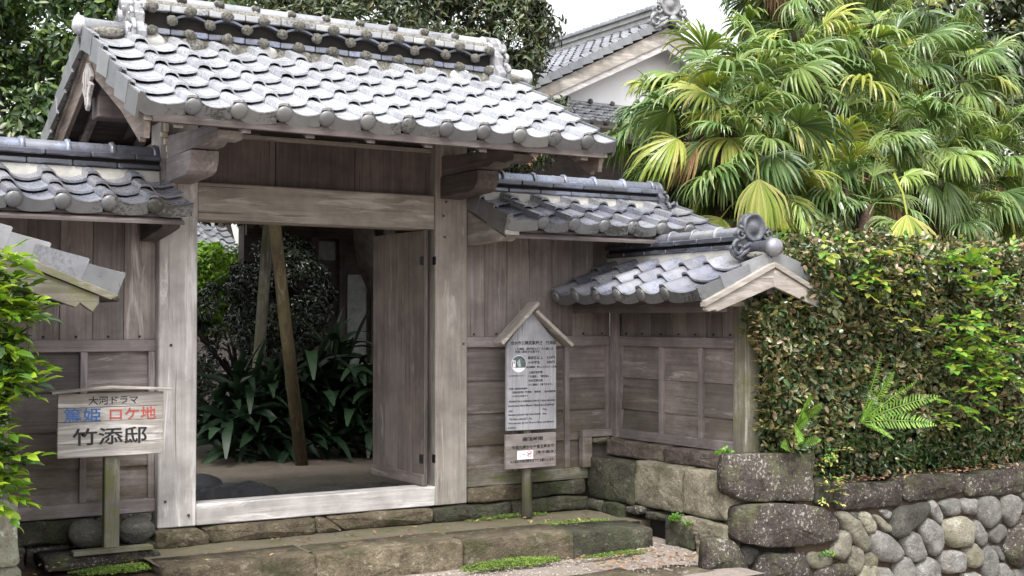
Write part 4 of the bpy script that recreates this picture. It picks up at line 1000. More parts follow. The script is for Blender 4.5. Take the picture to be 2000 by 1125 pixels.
box(sw, 'wall_core', 3.2, 3.62, -1.53, -1.30, -1.05, .10, VOID, 0)
# left corner block
ls = thing('stone_wall', 'pale lichen covered corner stones below the bright green bush', 'wall', (-1.8, -1.8, .1))
stone(ls, 'corner_block', rect(-2.1, -1.375, .155, .445, .008), S_PALE, .5, 'block', MY(-1.63), .02)
stone(ls, 'corner_block', rect(-2.1, -1.36, -.30, .145, .008), S_PALE, .5, 'block', MY(-1.62), .02)
stone(ls, 'corner_block', rect(-2.1, -1.36, -1.0, -.31, .008), S_BROWN, .5, 'block', MY(-1.65), .02)
box(ls, 'wall_core', -2.6, -1.42, -1.3, -.1, -1.0, .38, VOID, 0)
for a, b, z0, z1 in ((.1, .75, -.2, .3), (.76, 1.3, -.2, .3)):
    stone(ls, 'foundation_stone', rect(a, b, z0, z1), S_MOSSY, .2, 'block', frame((-1.39, 0, 0), (0, -1, 0), (-1, 0, 0)))

# ================================================================ SIGNS
texts = []
def text(parent, body, x0, x1, zc, h, y, m, bold=.0, M=None, name='lettering'):
    cu = bpy.data.curves.new(name, 'FONT'); cu.body = body; cu.size = h; cu.align_x = 'LEFT'; cu.extrude = .0004; cu.offset = bold * h; cu.resolution_u = 2
    cu.materials.append(m)
    o = bpy.data.objects.new(name, cu); COL.objects.link(o); o.parent = parent
    texts.append((o, x0, x1, zc, h, y, wpos(parent))); return o
def fit_texts():
    bpy.context.view_layer.update(); dg = bpy.context.evaluated_depsgraph_get()
    for o, x0, x1, zc, h, y, b in texts:
        bb = [Vector(c) for c in o.bound_box]; w_ = max(c.x for c in bb) - min(c.x for c in bb); mx = min(c.x for c in bb)
        hh = max(c.y for c in bb) - min(c.y for c in bb); my = (max(c.y for c in bb) + min(c.y for c in bb)) / 2
        s = (x1 - x0) / max(w_, 1e-4); sy = min(h / max(hh, 1e-4), 3)
        K = Matrix.Translation(Vector((x0, y, zc))) @ Matrix.Rotation(R(90), 4, 'X') @ Matrix.Diagonal((s, sy, 1, 1)) @ Matrix.Translation((-mx, -my, 0))
        me = bpy.data.meshes.new_from_object(o.evaluated_get(dg)); me.transform(K)
        par, nm, mm = o.parent, o.name, o.data.materials[0]; me.materials.clear(); cu = o.data
        bpy.data.objects.remove(o); bpy.data.curves.remove(cu); link('lettering', me, par, None, mm)
s1 = thing('signboard', 'low whitewashed plank signboard on a wooden post with three lines of brush lettering', 'sign', (-.6, -.3, -.05))
yb = -.30
for z0, z1 in ((.505, .585), (.587, .712), (.714, .793), (.795, .878)):
    box(s1, 'sign_plank', -.918, -.302, yb, yb + .022, z0, z1, W['signx'], .003, .001)
for sg, xa, xb in ((1, -.96, -.61), (-1, -.61, -.262)):
    za, zb = (.880, .905) if sg > 0 else (.905, .885)
    prism(s1, 'cap_board', [(xa, za), (xb, zb), (xb, zb + .014), (xa, za + .014)], 1, yb - .045, yb + .06, W['lintx'], None, .002)
box(s1, 'post', -.642, -.553, yb + .023, yb + .075, -.04, .875, W['mossyz'], .004)
box(s1, 'base_plank', -.825, -.36, yb - .01, yb + .07, -.068, -.04, W['mossyx'], .004, .002)
text(s1, '大河ドラマ', -.745, -.455, .835, .05, yb - .0015, INK, .012)
text(s1, '篤姫', -.885, -.672, .752, .084, yb - .0015, INK_B, .012)
text(s1, 'ロケ地', -.622, -.348, .754, .076, yb - .0015, INK_R, .012)
text(s1, '竹添邸', -.835, -.400, .625, .10, yb - .0015, INK, .014)

s2 = thing('notice_board', 'tall grey notice board with a small gabled top and dense printed visitor text', 'sign', (2.37, -.2, -.09))
yb = -.20; xa, xb = 2.188, 2.612; xm = 2.40
prism(s2, 'main_board', [(xa, .518), (xb, .518), (xb, 1.14), (xm, 1.372), (xa, 1.14)], 1, yb, yb + .025, W['noticez'], None, .003)
box(s2, 'lower_board', 2.178, 2.606, yb - .004, yb + .022, .243, .492, W['railx'], .004)
for sg in (-1, 1):
    a = (xm + sg * -.03, 1.415) if sg < 0 else (xm - .012, 1.372); b = (xm + sg * .275, 1.132) if sg < 0 else (xm + sg * .315, 1.112)
    a = (xm + .035, 1.425) if sg < 0 else (xm + .0, 1.362)
    d = Vector((b[0] - a[0], b[1] - a[1])).normalized(); nr = Vector((-d.y, d.x)); nr = nr if nr.y > 0 else -nr
    h = .026 * nr
    prism(s2, 'gable_board', [a, b, (b[0] + h.x, b[1] + h.y), (a[0] + h.x, a[1] + h.y)], 1, yb - .06, yb + .07, W['lintx'], None, .003)
v, f = tube([(2.392, yb + .055, -.11), (2.386, yb + .055, .3), (2.384, yb + .055, 1.1)], [.042, .037, .035], 10)
link('post', me_from('post', v, f, None, True), s2, None, W['mossyz'])
yt = yb - .0012
def T2(b, px0, px1, py, ph, **k):   # measured on the board: fractions of a 470 x 840 print area
    sx = (xb - xa) / 470.; sz = (1.14 - .518) / 872.
    text(s2, b, xa + (px0 - 175) * sx, xa + (px1 - 175) * sx, 1.14 - (py - 150) * sz, ph * sz, yt, k.get('m', INK), k.get('bold', .01))
T2('出水市公開武家屋敷　竹添邸', 213, 642, 143, 40, bold=.015)
T2('この施設（税所邸など）の入館には', 250, 612, 203, 26)
T2('共通入館証が必要です。', 250, 495, 232, 26)
T2('高校生以上', 372, 512, 294, 32, bold=.015); T2('510円', 552, 628, 294, 30, bold=.015)
T2('小中学生', 372, 486, 342, 32, bold=.015); T2('300円', 552, 628, 342, 30, bold=.015)
T2('※有効期限：購入した年の十二月末', 352, 645, 388, 24)
T2('公開武家屋敷', 380, 512, 442, 26); T2('「竹添邸」「税所邸」、', 378, 592, 483, 26)
T2('出水麓歴史館', 380, 512, 524, 26); T2('の三施設に入館できます。', 380, 606, 565, 24)
T2('出水麓武家屋敷 公式サイト', 195, 350, 473, 14, m=INK_W)
T2('共通入館証取扱場所', 195, 365, 602, 20)
T2('公開武家屋敷（竹添邸）（税所邸）、出水麓歴史館', 222, 635, 638, 22)
T2('いずれも共通です', 222, 372, 677, 20)
T2('Admission Fee (a combination ticket for 3 visitor attractions', 192, 630, 730, 30)
T2('Izumi-Fumoto History Museum, Takezoe-tei, and Saisho-tei)', 190, 622, 775, 30)
T2('Adult', 190, 228, 823, 24); T2('510yen', 510, 552, 820, 24)
T2('Elementary and Junior High School Students', 190, 494, 865, 28); T2('300yen', 510, 550, 865, 24)
T2('This ticket is valid until 31, Dec.', 198, 412, 907, 28)
T2('We\'re open every day from 9:00 am to 5:00 pm. Last admission is', 188, 622, 948, 28)
T2('at 4:30 pm.', 188, 260, 993, 26)
# round picture sticker: white disc with a dark garden photograph and a small white tag
def disc(parent, name, cx, cz, rx, rz, y, m, seg=28, th=.0008):
    v = [(cx + rx * math.cos(2 * math.pi * i / seg), yy, cz + rz * math.sin(2 * math.pi * i / seg)) for yy in (y, y + th) for i in range(seg)]
    f = [tuple(range(seg)), tuple(range(seg, 2 * seg))] + [(i, (i + 1) % seg, seg + (i + 1) % seg, seg + i) for i in range(seg)]
    return link(name, me_from(name, v, f), parent, None, m)
cx, cz = 2.288, .995
dk = disc(s2, 'round_sticker', cx, cz, .063, .061, yt - .0005, WHITE)
v = []; seg = 28
pts = [(cx + .060 * math.cos(a), cz + .058 * math.sin(a)) for a in [R(-28 + 236 * i / 20) for i in range(21)]]
prism(dk, 'photo_print', pts, 1, yt - .0022, yt - .0012, PHOTO, None, 0)
box(dk, 'photo_print', cx - .052, cx - .030, yt - .0035, yt - .0026, cz - .025, cz + .025, WHITE, 0)
box(dk, 'photo_print', cx - .046, cx - .038, yt - .0045, yt - .0038, cz + .002, cz + .020, REDP, 0)
prism(dk, 'photo_print', [(cx - .018, cz + .01), (cx + .005, cz + .035), (cx + .018, cz - .02), (cx - .002, cz - .025)], 1, yt - .0035, yt - .0026, plain('photo_print_pale', (.35, .42, .42), .4, br=.6, bumpst=0, scale=70), None, 0)
# lower board
yt = yb - .0052
def T3(b, px0, px1, py, ph, bold=.012):  # crop 1575 x 1125 of the lower board
    sx = (2.606 - 2.178) / 1095.; sz = .249 / 790.
    text(s2, b, 2.178 + (px0 - 205) * sx, 2.178 + (px1 - 205) * sx, .492 - (py - 190) * sz, ph * sz, yt, INK_W if False else INK, bold)
T3('開館時間', 565, 1005, 308, 92, .02)
T3('午前九時から午後五時まで', 335, 1245, 488, 88, .018)
T3('（年中無休）', 850, 1290, 620, 80, .015)
T3('※入館は午後四時半までにお願いします。', 300, 1270, 805, 74, .012)
sx = (2.606 - 2.178) / 1095.; sz = .249 / 790.
px = lambda x: 2.178 + (x - 205) * sx
pz = lambda y_: .492 - (y_ - 190) * sz
stk = box(s2, 'sticker', px(445), px(788), yt - .002, yt - .001, pz(765), pz(565), WHITE, 0, 0)
yt -= .0025
texts.append  # lettering on the sticker
text(stk, 'ペット同伴', px(480), px(610), pz(652), .008, yt, INK, .01)
text(stk, 'ご遠慮ください', px(480), px(612), pz(690), .005, yt, INK, .0)
rc_ = (px(708), pz(650)); ro = .0235
v = []; f = []
for i in range(32):
    a = 2 * math.pi * i / 32
    for r_ in (ro, ro - .0045): v.append((rc_[0] + r_ * math.cos(a), yt, rc_[1] + r_ * math.sin(a)))
f = [(2 * i, 2 * i + 1, (2 * i + 3) % 64, (2 * i + 2) % 64) for i in range(32)]
link('prohibition_ring', me_from('prohibition_ring', v, f), stk, None, REDP)
dx = ro * .68
prism(stk, 'prohibition_bar', [(rc_[0] - dx - .0015, rc_[1] - dx + .0015), (rc_[0] - dx + .0015, rc_[1] - dx - .0015), (rc_[0] + dx + .0015, rc_[1] + dx - .0015), (rc_[0] + dx - .0015, rc_[1] + dx + .0015)], 1, yt - .0006, yt, REDP, None, 0)
dog = [(-.013, -.009), (-.0125, .004), (-.017, .008), (-.015, .010), (-.0115, .007), (.005, .0065), (.009, .012), (.011, .0105), (.016, .009), (.0155, .006), (.0115, .0045), (.0105, -.009), (.0075, -.009), (.0065, -.001), (-.008, -.001), (-.010, -.009)]
prism(stk, 'dog_symbol', [(rc_[0] + .9 * p[0], rc_[1] + .9 * p[1]) for p in dog], 1, yt - .0003, yt + .0003, INK, None, 0)
fit_texts()

# ================================================================ HEDGE, VINES, FERNS
hd = thing('hedge', 'dense clipped hedge of small dark and bronze leaves above the cobble wall', 'hedge', (4.8, -1.1, .2))
g = np.random.RandomState(3)
def box_leaves(x0, x1, y0, y1, z0, z1, n, L, Wd, m, name, seed, parent, left=True):
    """leaves over the front, top and left face of an uneven box of twigs"""
    g = np.random.RandomState(seed)
    A = [(x1 - x0) * (z1 - z0), (x1 - x0) * (y1 - y0), (y1 - y0) * (z1 - z0)]
    pr = np.array(A) / sum(A); face = g.choice(3, n, p=pr)
    u = g.rand(n); v = g.rand(n); P_ = np.zeros((n, 3)); N_ = np.zeros((n, 3))
    for k in range(3):
        i = face == k
        if k == 0: P_[i] = np.c_[x0 + u[i] * (x1 - x0), np.full(i.sum(), y0), z0 + v[i] * (z1 - z0)]; N_[i] = (0, -1, .25)
        if k == 1: P_[i] = np.c_[x0 + u[i] * (x1 - x0), y0 + v[i] * (y1 - y0), np.full(i.sum(), z1)]; N_[i] = (0, -.2, 1)
        if k == 2: P_[i] = np.c_[np.full(i.sum(), x0), y0 + u[i] * (y1 - y0), z0 + v[i] * (z1 - z0)]; N_[i] = (-1, -.2, .25)
    keep = np.ones(n, bool); GN = np.zeros((n, 3))
    for i in range(n):
        p = Vector(P_[i]); 
        fn = lambda q: noise.noise(q * 2.3) * .12 + noise.noise(q * 5.6) * .17 + noise.noise(q * 13) * .03
        c = fn(p); e = .03
        GN[i] = ((fn(p + Vector((e, 0, 0))) - c) / e, (fn(p + Vector((0, e, 0))) - c) / e, (fn(p + Vector((0, 0, e))) - c) / e)
        rb = .0
        if p.z < z0 + .35: rb -= (z0 + .35 - p.z) * .35
        P_[i] += N_[i] * (c * (.55 if c > 0 and face[i] == 0 else 1) + rb)
        if k != 9 and c < -.13 and g.rand() < .5: keep[i] = False
    P_ += -N_ * (g.rand(n, 1) ** 1.5) * .16 + g.normal(size=(n, 3)) * .012
    N_ = N_ - GN * .9
    P_, N_ = P_[keep], N_[keep]; n = len(P_)
    N_ = N_ + g.normal(size=(n, 3)) * .45 + np.array([0, -.1, .35])
    D = g.normal(size=(n, 3)) * .8 + np.array([0, -.35, -.15])
    me = leaves_mesh(name, P_, D, N_, L * (.45 + .85 * g.rand(n)), Wd * (.45 + .75 * g.rand(n)), 'small', m)
    o = link(name, me, parent); o['kind'] = 'stuff'; return o
box_leaves(3.68, 7.6, -1.56, -.5, .24, 1.85, 66000, .054, .033, L_HEDGE, 'foliage', 3, hd)
box_leaves(3.37, 3.80, -1.64, -1.45, .44, 1.42, 9000, .052, .033, L_HEDGE, 'foliage', 6, hd)
box_leaves(3.66, 4.75, -1.80, -1.3, 1.28, 1.80, 9000, .054, .034, L_HEDGE, 'foliage', 12, hd)
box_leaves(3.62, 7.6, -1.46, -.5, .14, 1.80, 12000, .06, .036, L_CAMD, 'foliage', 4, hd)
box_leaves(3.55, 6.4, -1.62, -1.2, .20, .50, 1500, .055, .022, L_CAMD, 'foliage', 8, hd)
tw = []
gg = random.Random(5)
for i in range(110):
    x = gg.uniform(3.5, 7.4); y = gg.uniform(-1.3, -.7); z = gg.uniform(.2, .6)
    p0 = Vector((x, y, .15)); p1 = Vector((x + gg.uniform(-.1, .1), y - .05, z + .3)); p2 = p1 + Vector((gg.uniform(-.25, .25), gg.uniform(-.35, -.05), gg.uniform(.2, .7)))
    tw.append(tube([p0, p1, p2], [.012, .009, .003], 4))
for i in range(260):
    x = gg.uniform(3.35, 7.4); p0 = Vector((x, -1.30, gg.uniform(.5, 1.75))); p1 = p0 + Vector((gg.uniform(-.1, .1), -.17, gg.uniform(.0, .14)))
    tw.append(tube([p0, p1], [.004, .0015], 3))
v, f = joinvf(tw); link('stems', me_from('stems', v, f, BARK), hd)['kind'] = 'stuff'
box(hd, 'hedge_core', 3.72, 7.5, -1.16, -.6, .15, 1.58, VOID, .1, .05)  # near-black block, the hedge's inner shade put into its colour

def sprig(parent, name, p, d, n, L, Wd, m, seed, spread=.12, stem=True, kind='long'):
    """a shoot with alternate leaves: one part"""
    g = np.random.RandomState(seed); p = np.array(p, float); d = np.array(d, float); d /= np.linalg.norm(d)
    t = np.linspace(.1, 1, n); side = np.cross(d, [0, 0, 1.]); side /= np.linalg.norm(side) + 1e-9; up = np.cross(side, d)
    ps = p + d * (t[:, None] * spread) + up * (-.18 * spread * t[:, None] ** 2)
    sg = np.where(np.arange(n) % 2 == 0, 1., -1.)
    D = d * .55 + side * sg[:, None] * (.9 - .5 * t[:, None]) + g.normal(size=(n, 3)) * .18
    D[-1] = d
    N_ = up + g.normal(size=(n, 3)) * .3
    me = leaves_mesh(name, ps, D, N_, L * (.75 + .45 * g.rand(n)), Wd * (.8 + .4 * g.rand(n)), kind, m)
    return link(name, me, parent)
vn = thing('climbing_vine', 'bright green broad leaved climber growing through the right part of the hedge', 'vine', (5.4, -1.5, .5))
for i in range(120):
    r = gg.random()
    if r < .62: x, z = gg.gauss(5.38, .22), gg.gauss(1.12, .22)
    elif r < .85: x, z = gg.gauss(5.15, .3), gg.gauss(1.68, .08)
    else: x, z = gg.uniform(4.7, 5.8), gg.uniform(.6, 1.3)
    if z > 1.83: z = 1.8
    sprig(vn, 'leafy_shoot', (x, -1.70 + gg.uniform(-.05, .04), z), (gg.uniform(-1, 1), -.9, gg.uniform(-.5, .6)), gg.choice((4, 5, 6)), .078, .047, L_VINE, i, .12)
v2 = thing('climbing_vine', 'yellow green three-leaved creeper trailing over the hedge top beside the small roof gable', 'vine', (4.2, -1.5, 1.2))
for i in range(60):
    r = gg.random()
    yf = -1.70
    if r < .45: x, z = gg.uniform(3.62, 4.2), gg.uniform(1.45, 1.85); yf = -1.86
    elif r < .75: x, z = gg.gauss(4.55, .18), gg.gauss(1.45, .2)
    else: x, z = gg.uniform(3.9, 5.6), gg.uniform(1.7, 1.85)
    sprig(v2, 'leafy_shoot', (x, yf + gg.uniform(-.04, .05), min(z + .03, 1.90)), (gg.uniform(-1, 1), -.8, gg.uniform(-.6, .3)), 3, .075, .046, L_VINE if i % 3 else L_P[2], 200 + i, .045)
for i in range(150):
    x = gg.uniform(3.7, 7.2); y = gg.uniform(-1.66, -1.0)
    sprig(hd, 'leafy_twig', (x, y, 1.80 + .08 * noise.noise(Vector((x * 1.7, y, 3)))), (gg.uniform(-.6, .6), gg.uniform(-.7, .3), gg.uniform(.4, 1)), gg.choice((5, 6, 7)), .05, .028, L_HEDGE if i % 4 else L_VINE, 700 + i, gg.uniform(.08, .17))
for i in range(130):
    x = gg.uniform(3.45, 6.2); z = gg.uniform(.5, 1.75)
    if x < 3.7: z = min(z, 1.40)
    sprig(hd, 'leafy_twig', (x, -1.62, z), (gg.uniform(-.6, .6), -.8, gg.uniform(-.2, .8)), gg.choice((5, 6, 7)), .052, .030, L_HEDGE, 900 + i, gg.uniform(.08, .14))
for i in range(24):
    sprig(hd, 'leafy_twig', (gg.uniform(3.33, 3.42), -1.60, gg.uniform(.5, 1.4)), (-1, -.3, gg.uniform(-.2, .6)), 6, .05, .028, L_HEDGE, 1100 + i, gg.uniform(.08, .18))
v3 = thing('creeper', 'small yellow leaved creeper hanging between the dark corner block and the first coping stone', 'vine', (3.85, -1.65, .3))
for i in range(26):
    sprig(v3, 'leafy_shoot', (gg.uniform(3.78, 4.02), -1.665, gg.uniform(.06, .47)), (gg.uniform(-1, 1), -.5, gg.uniform(-.8, .2)), 4, .035, .018, L_P[2] if i % 3 else L_VINE, 300 + i, .05)

def fern(name, label, base, fronds, group='ferns in the hedge foot'):
    t = thing(name, label, 'fern', base, group)
    for k, (tip, L_) in enumerate(fronds):
        b = Vector(base); e = Vector(tip); mid = b.lerp(e, .5) + Vector((0, -.03, .10 * (e - b).length))
        n = 26; P_ = []; D = []; N_ = []; LL = []; WW = []
        axis = (e - b).normalized()
        for i in range(3, n):
            s = i / (n - 1); p = b * (1 - s) ** 2 + mid * 2 * s * (1 - s) + e * s * s
            tan = ((mid - b) * (1 - s) + (e - mid) * s).normalized()
            side = tan.cross(Vector((0, -1, .35))).normalized()
            ln = .062 * L_ * math.sin(math.pi * min(1, .12 + s * .9)) ** .75 + .006
            for sg in (-1, 1):
                P_.append(p); D.append(side * sg + tan * (.45 + random.Random(i * 7 + k).uniform(-.12, .12)) + Vector((0, random.Random(i * 3 + k).uniform(-.25, .1), -.16))); N_.append(tan.cross(side) + Vector((0, -.2, .2))); LL.append(ln); WW.append(.011 * L_)
            if i % 1 == 0:
                pass
        me = leaves_mesh('frond', np.array(P_), np.array(D), np.array(N_), np.array(LL), np.array(WW), 'long', L_FERN)
        fr = link('frond', me, t)
        pts = [b * (1 - s) ** 2 + mid * 2 * s * (1 - s) + e * s * s for s in (0, .33, .66, 1)]
        v, f = tube(pts, [.004, .0035, .0025, .001], 4); link('frond_stem', me_from('frond_stem', v, f, L_FERN), fr)
fern('fern', 'bright green fern with several upright fronds standing out of the middle of the hedge', (4.14, -1.70, .60), [((4.30, -1.86, .95), .8), ((4.20, -1.84, 1.08), .6), ((4.62, -1.98, .78), .95), ((4.60, -1.96, .58), 1.1), ((4.00, -1.94, .76), .8), ((4.20, -1.94, .50), .5), ((4.40, -1.96, .88), .6)])
fern('fern', 'smaller bright fern low at the left end of the hedge above the dark block', (3.54, -1.70, .60), [((3.46, -1.90, .82), 1.0), ((3.32, -1.94, .52), .9), ((3.56, -1.90, .76), .8), ((3.40, -1.94, .68), .8)])
fern('fern', 'tiny dull fern frond arching over the top of the dark corner block', (3.62, -1.55, .44), [((3.38, -1.72, .47), .8), ((3.74, -1.72, .50), .6)])

# small plants and moss on the stones
def tuft(name, label, c, r, n, L, Wd, m, seed):
    g = np.random.RandomState(seed); a = g.rand(n) * 6.283; q = g.rand(n) ** .5
    P_ = np.c_[c[0] + r[0] * q * np.cos(a), c[1] + r[1] * q * np.sin(a), c[2] + r[2] * g.rand(n) * (1 - q)]
    D = np.c_[np.cos(a), np.sin(a), .5 + g.rand(n)]; D[:, 1] -= .3
    N_ = np.tile([0, -.3, 1.], (n, 1)) + g.normal(size=(n, 3)) * .4
    o = link(name, leaves_mesh(name, P_, D, N_, L * (.6 + .8 * g.rand(n)), Wd * (.6 + .8 * g.rand(n)), 'small', m)); 
    return o
tag(tuft('weed', '', (3.13, -1.46, .41), (.05, .05, .05), 60, .03, .022, L_VINE, 1), 'small round leaved weed on the ledge stone against the dark corner block', 'weed', 'weeds in the stone joints')
tag(tuft('weed', '', (3.03, -1.08, -.07), (.05, .05, .05), 70, .03, .022, L_VINE, 2), 'small green weed in the joint under the big tan footing stones', 'weed', 'weeds in the stone joints')
tag(tuft('weed', '', (3.0, -1.22, -.08), (.03, .04, .03), 30, .025, .018, L_VINE, 3), 'tiny weed beside the small pale stone right of the steps', 'weed', 'weeds in the stone joints')
tag(tuft('weed', '', (3.85, -1.66, -.30), (.05, .03, .03), 30, .03, .02, L_VINE, 4), 'little green sprout under the long dark block in the cobble wall', 'weed', 'weeds in the stone joints')
def moss(name, label, c, r, n, seed, h=.02, m=None):
    g = np.random.RandomState(seed); k = []
    while len(k) < n:
        x, y = g.uniform(-1, 1, 2)
        if x * x + y * y < (1 + .8 * noise.noise(Vector((x * 2.5, y * 2.5, seed))) - .1) * g.rand() ** .4 and noise.noise(Vector((x * 5, y * 5, seed))) + .5 * noise.noise(Vector((x * 13, y * 13, seed))) > -.08: k.append((x, y))
    k = np.array(k); hz = h * (.2 + .8 * (1 - np.minimum(1, (k ** 2).sum(1))))
    P_ = np.c_[c[0] + k[:, 0] * r[0], c[1] + k[:, 1] * r[1], c[2] + hz * g.rand(n)]
    D = g.normal(size=(n, 3)) + np.array([0, -.2, .6]); N_ = np.tile([0, -.5, 1.], (n, 1)) + g.normal(size=(n, 3)) * .5
    o = link(name, leaves_mesh(name, P_, D, N_, g.uniform(.006, .013, n), g.uniform(.005, .010, n), 'small', m or L_MOSS)); o['kind'] = 'stuff'; o['label'] = label; o['category'] = 'moss'; return o
moss('moss', 'bright green moss mat on the damp earth in front of the sign post', (-.56, -.36, -.155), (.30, .12, .03), 6500, 1, .02)
moss('moss', 'bright green low weed mat on the gravel along the foot of the stone step', (1.78, -.92, -.27), (.40, .12, .03), 7000, 2, .035)
moss('moss', 'thin green moss on the platform right of the notice post', (2.55, -.50, -.125), (.36, .13, .02), 1500, 3, .012)
moss('moss', 'dull moss strip at the foot of the mossy right end of the step', (2.55, -1.02, -.265), (.30, .05, .02), 1500, 4, .02)
moss('moss', 'thin moss along the footing behind the notice post', (2.3, -.06, -.118), (.38, .05, .02), 1600, 5, .02)
# pebbles scattered on the gravel forecourt
g = random.Random(11); parts = []
for i in range(1500):
    x = g.uniform(1.0, 3.0); y = g.uniform(-1.6, -.9) if g.random() < .7 else g.uniform(-.95, -.85); s = g.uniform(.003, .010)
    z = -.272 - .01 * x + .10 * max(0, x - 2.45) * max(0, min(1, (y + 1.5) * 3))
    o_ = [(x + s * g.uniform(.7, 1.2) * dx, y + s * dy, z + s * dz * .8) for dx, dy, dz in ((1, 0, 0), (-1, 0, 0), (0, 1, 0), (0, -1, 0), (0, 0, 1), (0, 0, -1))]
    parts.append((o_, [(0, 2, 4), (2, 1, 4), (1, 3, 4), (3, 0, 4), (2, 0, 5), (1, 2, 5), (3, 1, 5), (0, 3, 5)]))
v, f = joinvf(parts); o = link('gravel', me_from('gravel', v, f, plain('pebble', (.33, .28, .25), .9, br=.5, scale=40, bumpst=0))); tag(o, 'loose pinkish gravel on the forecourt below the step', 'gravel', None, 'stuff')
g = random.Random(12)
P_, D, N_ = [], [], []
for i in range(420):
    r = g.random()
    if r < .5: p = (g.uniform(3.75, 6), g.uniform(-1.75, -1.45), .19 + .02 * g.random())
    elif r < .8: p = (g.uniform(2.2, 3.0), g.uniform(-1.5, -.95), -.262)
    else: p = (g.uniform(-1.2, 3), g.uniform(-.7, -.1), -.105)
    P_.append(p); D.append((g.uniform(-1, 1), g.uniform(-1, 1), g.uniform(-.1, .3))); N_.append((g.uniform(-.4, .4), g.uniform(-.6, .2), 1))
o = link('fallen_leaves', leaves_mesh('fallen_leaves', np.array(P_), np.array(D), np.array(N_), np.full(420, .035), np.full(420, .018), 'small', L_P[3])); tag(o, 'brown fallen leaves on the wall top and gravel', 'leaves', None, 'stuff')

# ================================================================ LEFT BUSH
cb = thing('camellia_bush', 'glossy bush with fresh yellow green shoots at the left edge of the picture', 'bush', (-1.95, -1.75, .42))
v, f = joinvf([tube([(-1.95, -1.75, .4), (-1.9, -1.85, .9), (-1.75, -1.95, 1.5)], [.035, .025, .008], 7), tube([(-1.93, -1.8, .7), (-1.7, -1.95, .95), (-1.5, -2.0, 1.15)], [.018, .012, .005], 6), tube([(-1.93, -1.8, .55), (-1.7, -1.95, .62), (-1.45, -2.0, .6)], [.015, .01, .004], 6), tube([(-1.9, -1.85, .9), (-1.7, -2.0, 1.25), (-1.5, -2.0, 1.4)], [.018, .012, .004], 6)])
link('stem', me_from('stem', v, f, BARK, True), cb)
foliage(cb, 'old_leaves', (-1.95, -1.85, 1.12), (.42, .35, .72), 2600, 60, .075, .035, L_CAMD, 31, 'long', shell=.6, clr=.25)
foliage(cb, 'old_leaves', (-1.6, -1.93, 1.2), (.17, .15, .28), 420, 16, .07, .034, L_CAMD, 32, 'long', shell=.5, clr=.3)
g = random.Random(21)
for i in range(190):
    z = g.uniform(.50, 1.62)
    lim = (-1.36 if 1.0 < z < 1.42 else (-1.43 if z > 1.42 else (-1.50 if z > .72 else -1.40)))
    x = lim - abs(g.gauss(0, .17)) - .09
    y = -2.03 + g.uniform(-.08, .12)
    sprig(cb, 'leafy_shoot', (x, y, z), (g.uniform(.2, 1), g.uniform(-.7, .1), g.uniform(-.35, .35)), g.choice((5, 6, 7)), .078, .036, L_CAM if g.random() < .72 else L_CAMD, 500 + i, .115)

# ================================================================ FAN PALMS
def frond_mesh(name, seed, el, Rr=.5, nseg=34, span=115, pet=.45):
    """local: x outward (horizontal), z up; segments hang under their own weight"""
    g = random.Random(seed); V = []; F = []
    e0 = R(el + 12); e1 = R(el - 10)
    d = Vector((math.cos(e0), 0, math.sin(e0))); hub = d * pet * .55
    d = Vector((math.cos(e1), 0, math.sin(e1))); hub2 = hub + d * pet * .45
    v, f = tube([(0, 0, 0), hub, hub2], [.011, .008, .007], 4); V += v; F += f
    side = Vector((0, 1, 0)); nrm = d.cross(side) * -1
    if nrm.z < 0: nrm = -nrm
    soft = 1.6 + .012 * max(0, 50 - el)
    for k in range(nseg):
        t = -1 + 2 * k / (nseg - 1); a = R(span) * t; ln = Rr * (1 - .25 * abs(t) ** 2) * g.uniform(.88, 1.1)
        dr = d * math.cos(a) + side * math.sin(a) + nrm * (.16 * abs(math.sin(a)) + g.uniform(-.06, .06))
        w0 = ln * 2 * R(span) / nseg * .30; o = len(V); n = 7; p = hub2.copy(); k_ = g.uniform(.5, 1.5) * soft; snap = g.uniform(.5, .9) if g.random() < .35 else 2
        for i in range(n + 1):
            s = i / n
            wv = nrm.cross(dr).normalized(); up = dr.cross(wv).normalized()
            w_ = (.002 + w0 * s * 2.1) if s < .4 else (w0 * .86 * (1 - ((s - .4) / .6) ** 2.4) + .001)
            V += [tuple(p + wv * w_ - up * w_ * .35), tuple(p + up * w_ * .3), tuple(p - wv * w_ - up * w_ * .35)]
            pull = .04 * k_ if s < .22 else .42 * k_ * (s - .12)
            if s > snap: pull += .9; snap = 2
            dr = (dr.normalized() + Vector((0, 0, -pull))).normalized(); p = p + dr * (ln / n)
        for i in range(n):
            b = o + i * 3; F += [(b, b + 1, b + 4, b + 3), (b + 1, b + 2, b + 5, b + 4)]
    me = me_from(name, V, F, None, False); me.materials.append(L_P[0]); return me
ELS = (75, 52, 30, 8, -15, -38, -58)
FR = [[frond_mesh('frond_mesh', i * 10 + j, e, (.46, .54, .60, .60, .58, .54, .50)[i] * (1 + .1 * (j - 1)), 23 + 2 * j, (55, 80, 95, 95, 88, 75, 62)[i], (.30, .42, .48, .5, .46, .42, .38)[i]) for j in range(3)] for i, e in enumerate(ELS)]
CROWNS = [(5.75, 1.6, 3.38), (5.12, 0.8, 3.04), (7.0, 1.8, 4.35), (5.91, 1.1, 3.39), (5.16, 0.5, 2.65), (6.51, 0.7, 2.75), (8.01, 1.6, 4.04), (9.33, 1.6, 3.95), (7.7, 0.8, 2.99), (5.55, 1.6, 2.77), (6.25, 0.2, 2.36), (7.17, 2.2, 5.12), (8.81, 2.4, 5.4), (9.7, 2.4, 4.6), (9.16, 1.2, 2.97), (5.65, 2.2, 3.23), (6.11, 0.9, 2.26), (6.62, 1.2, 3.62), (8.08, 0.8, 2.33)]
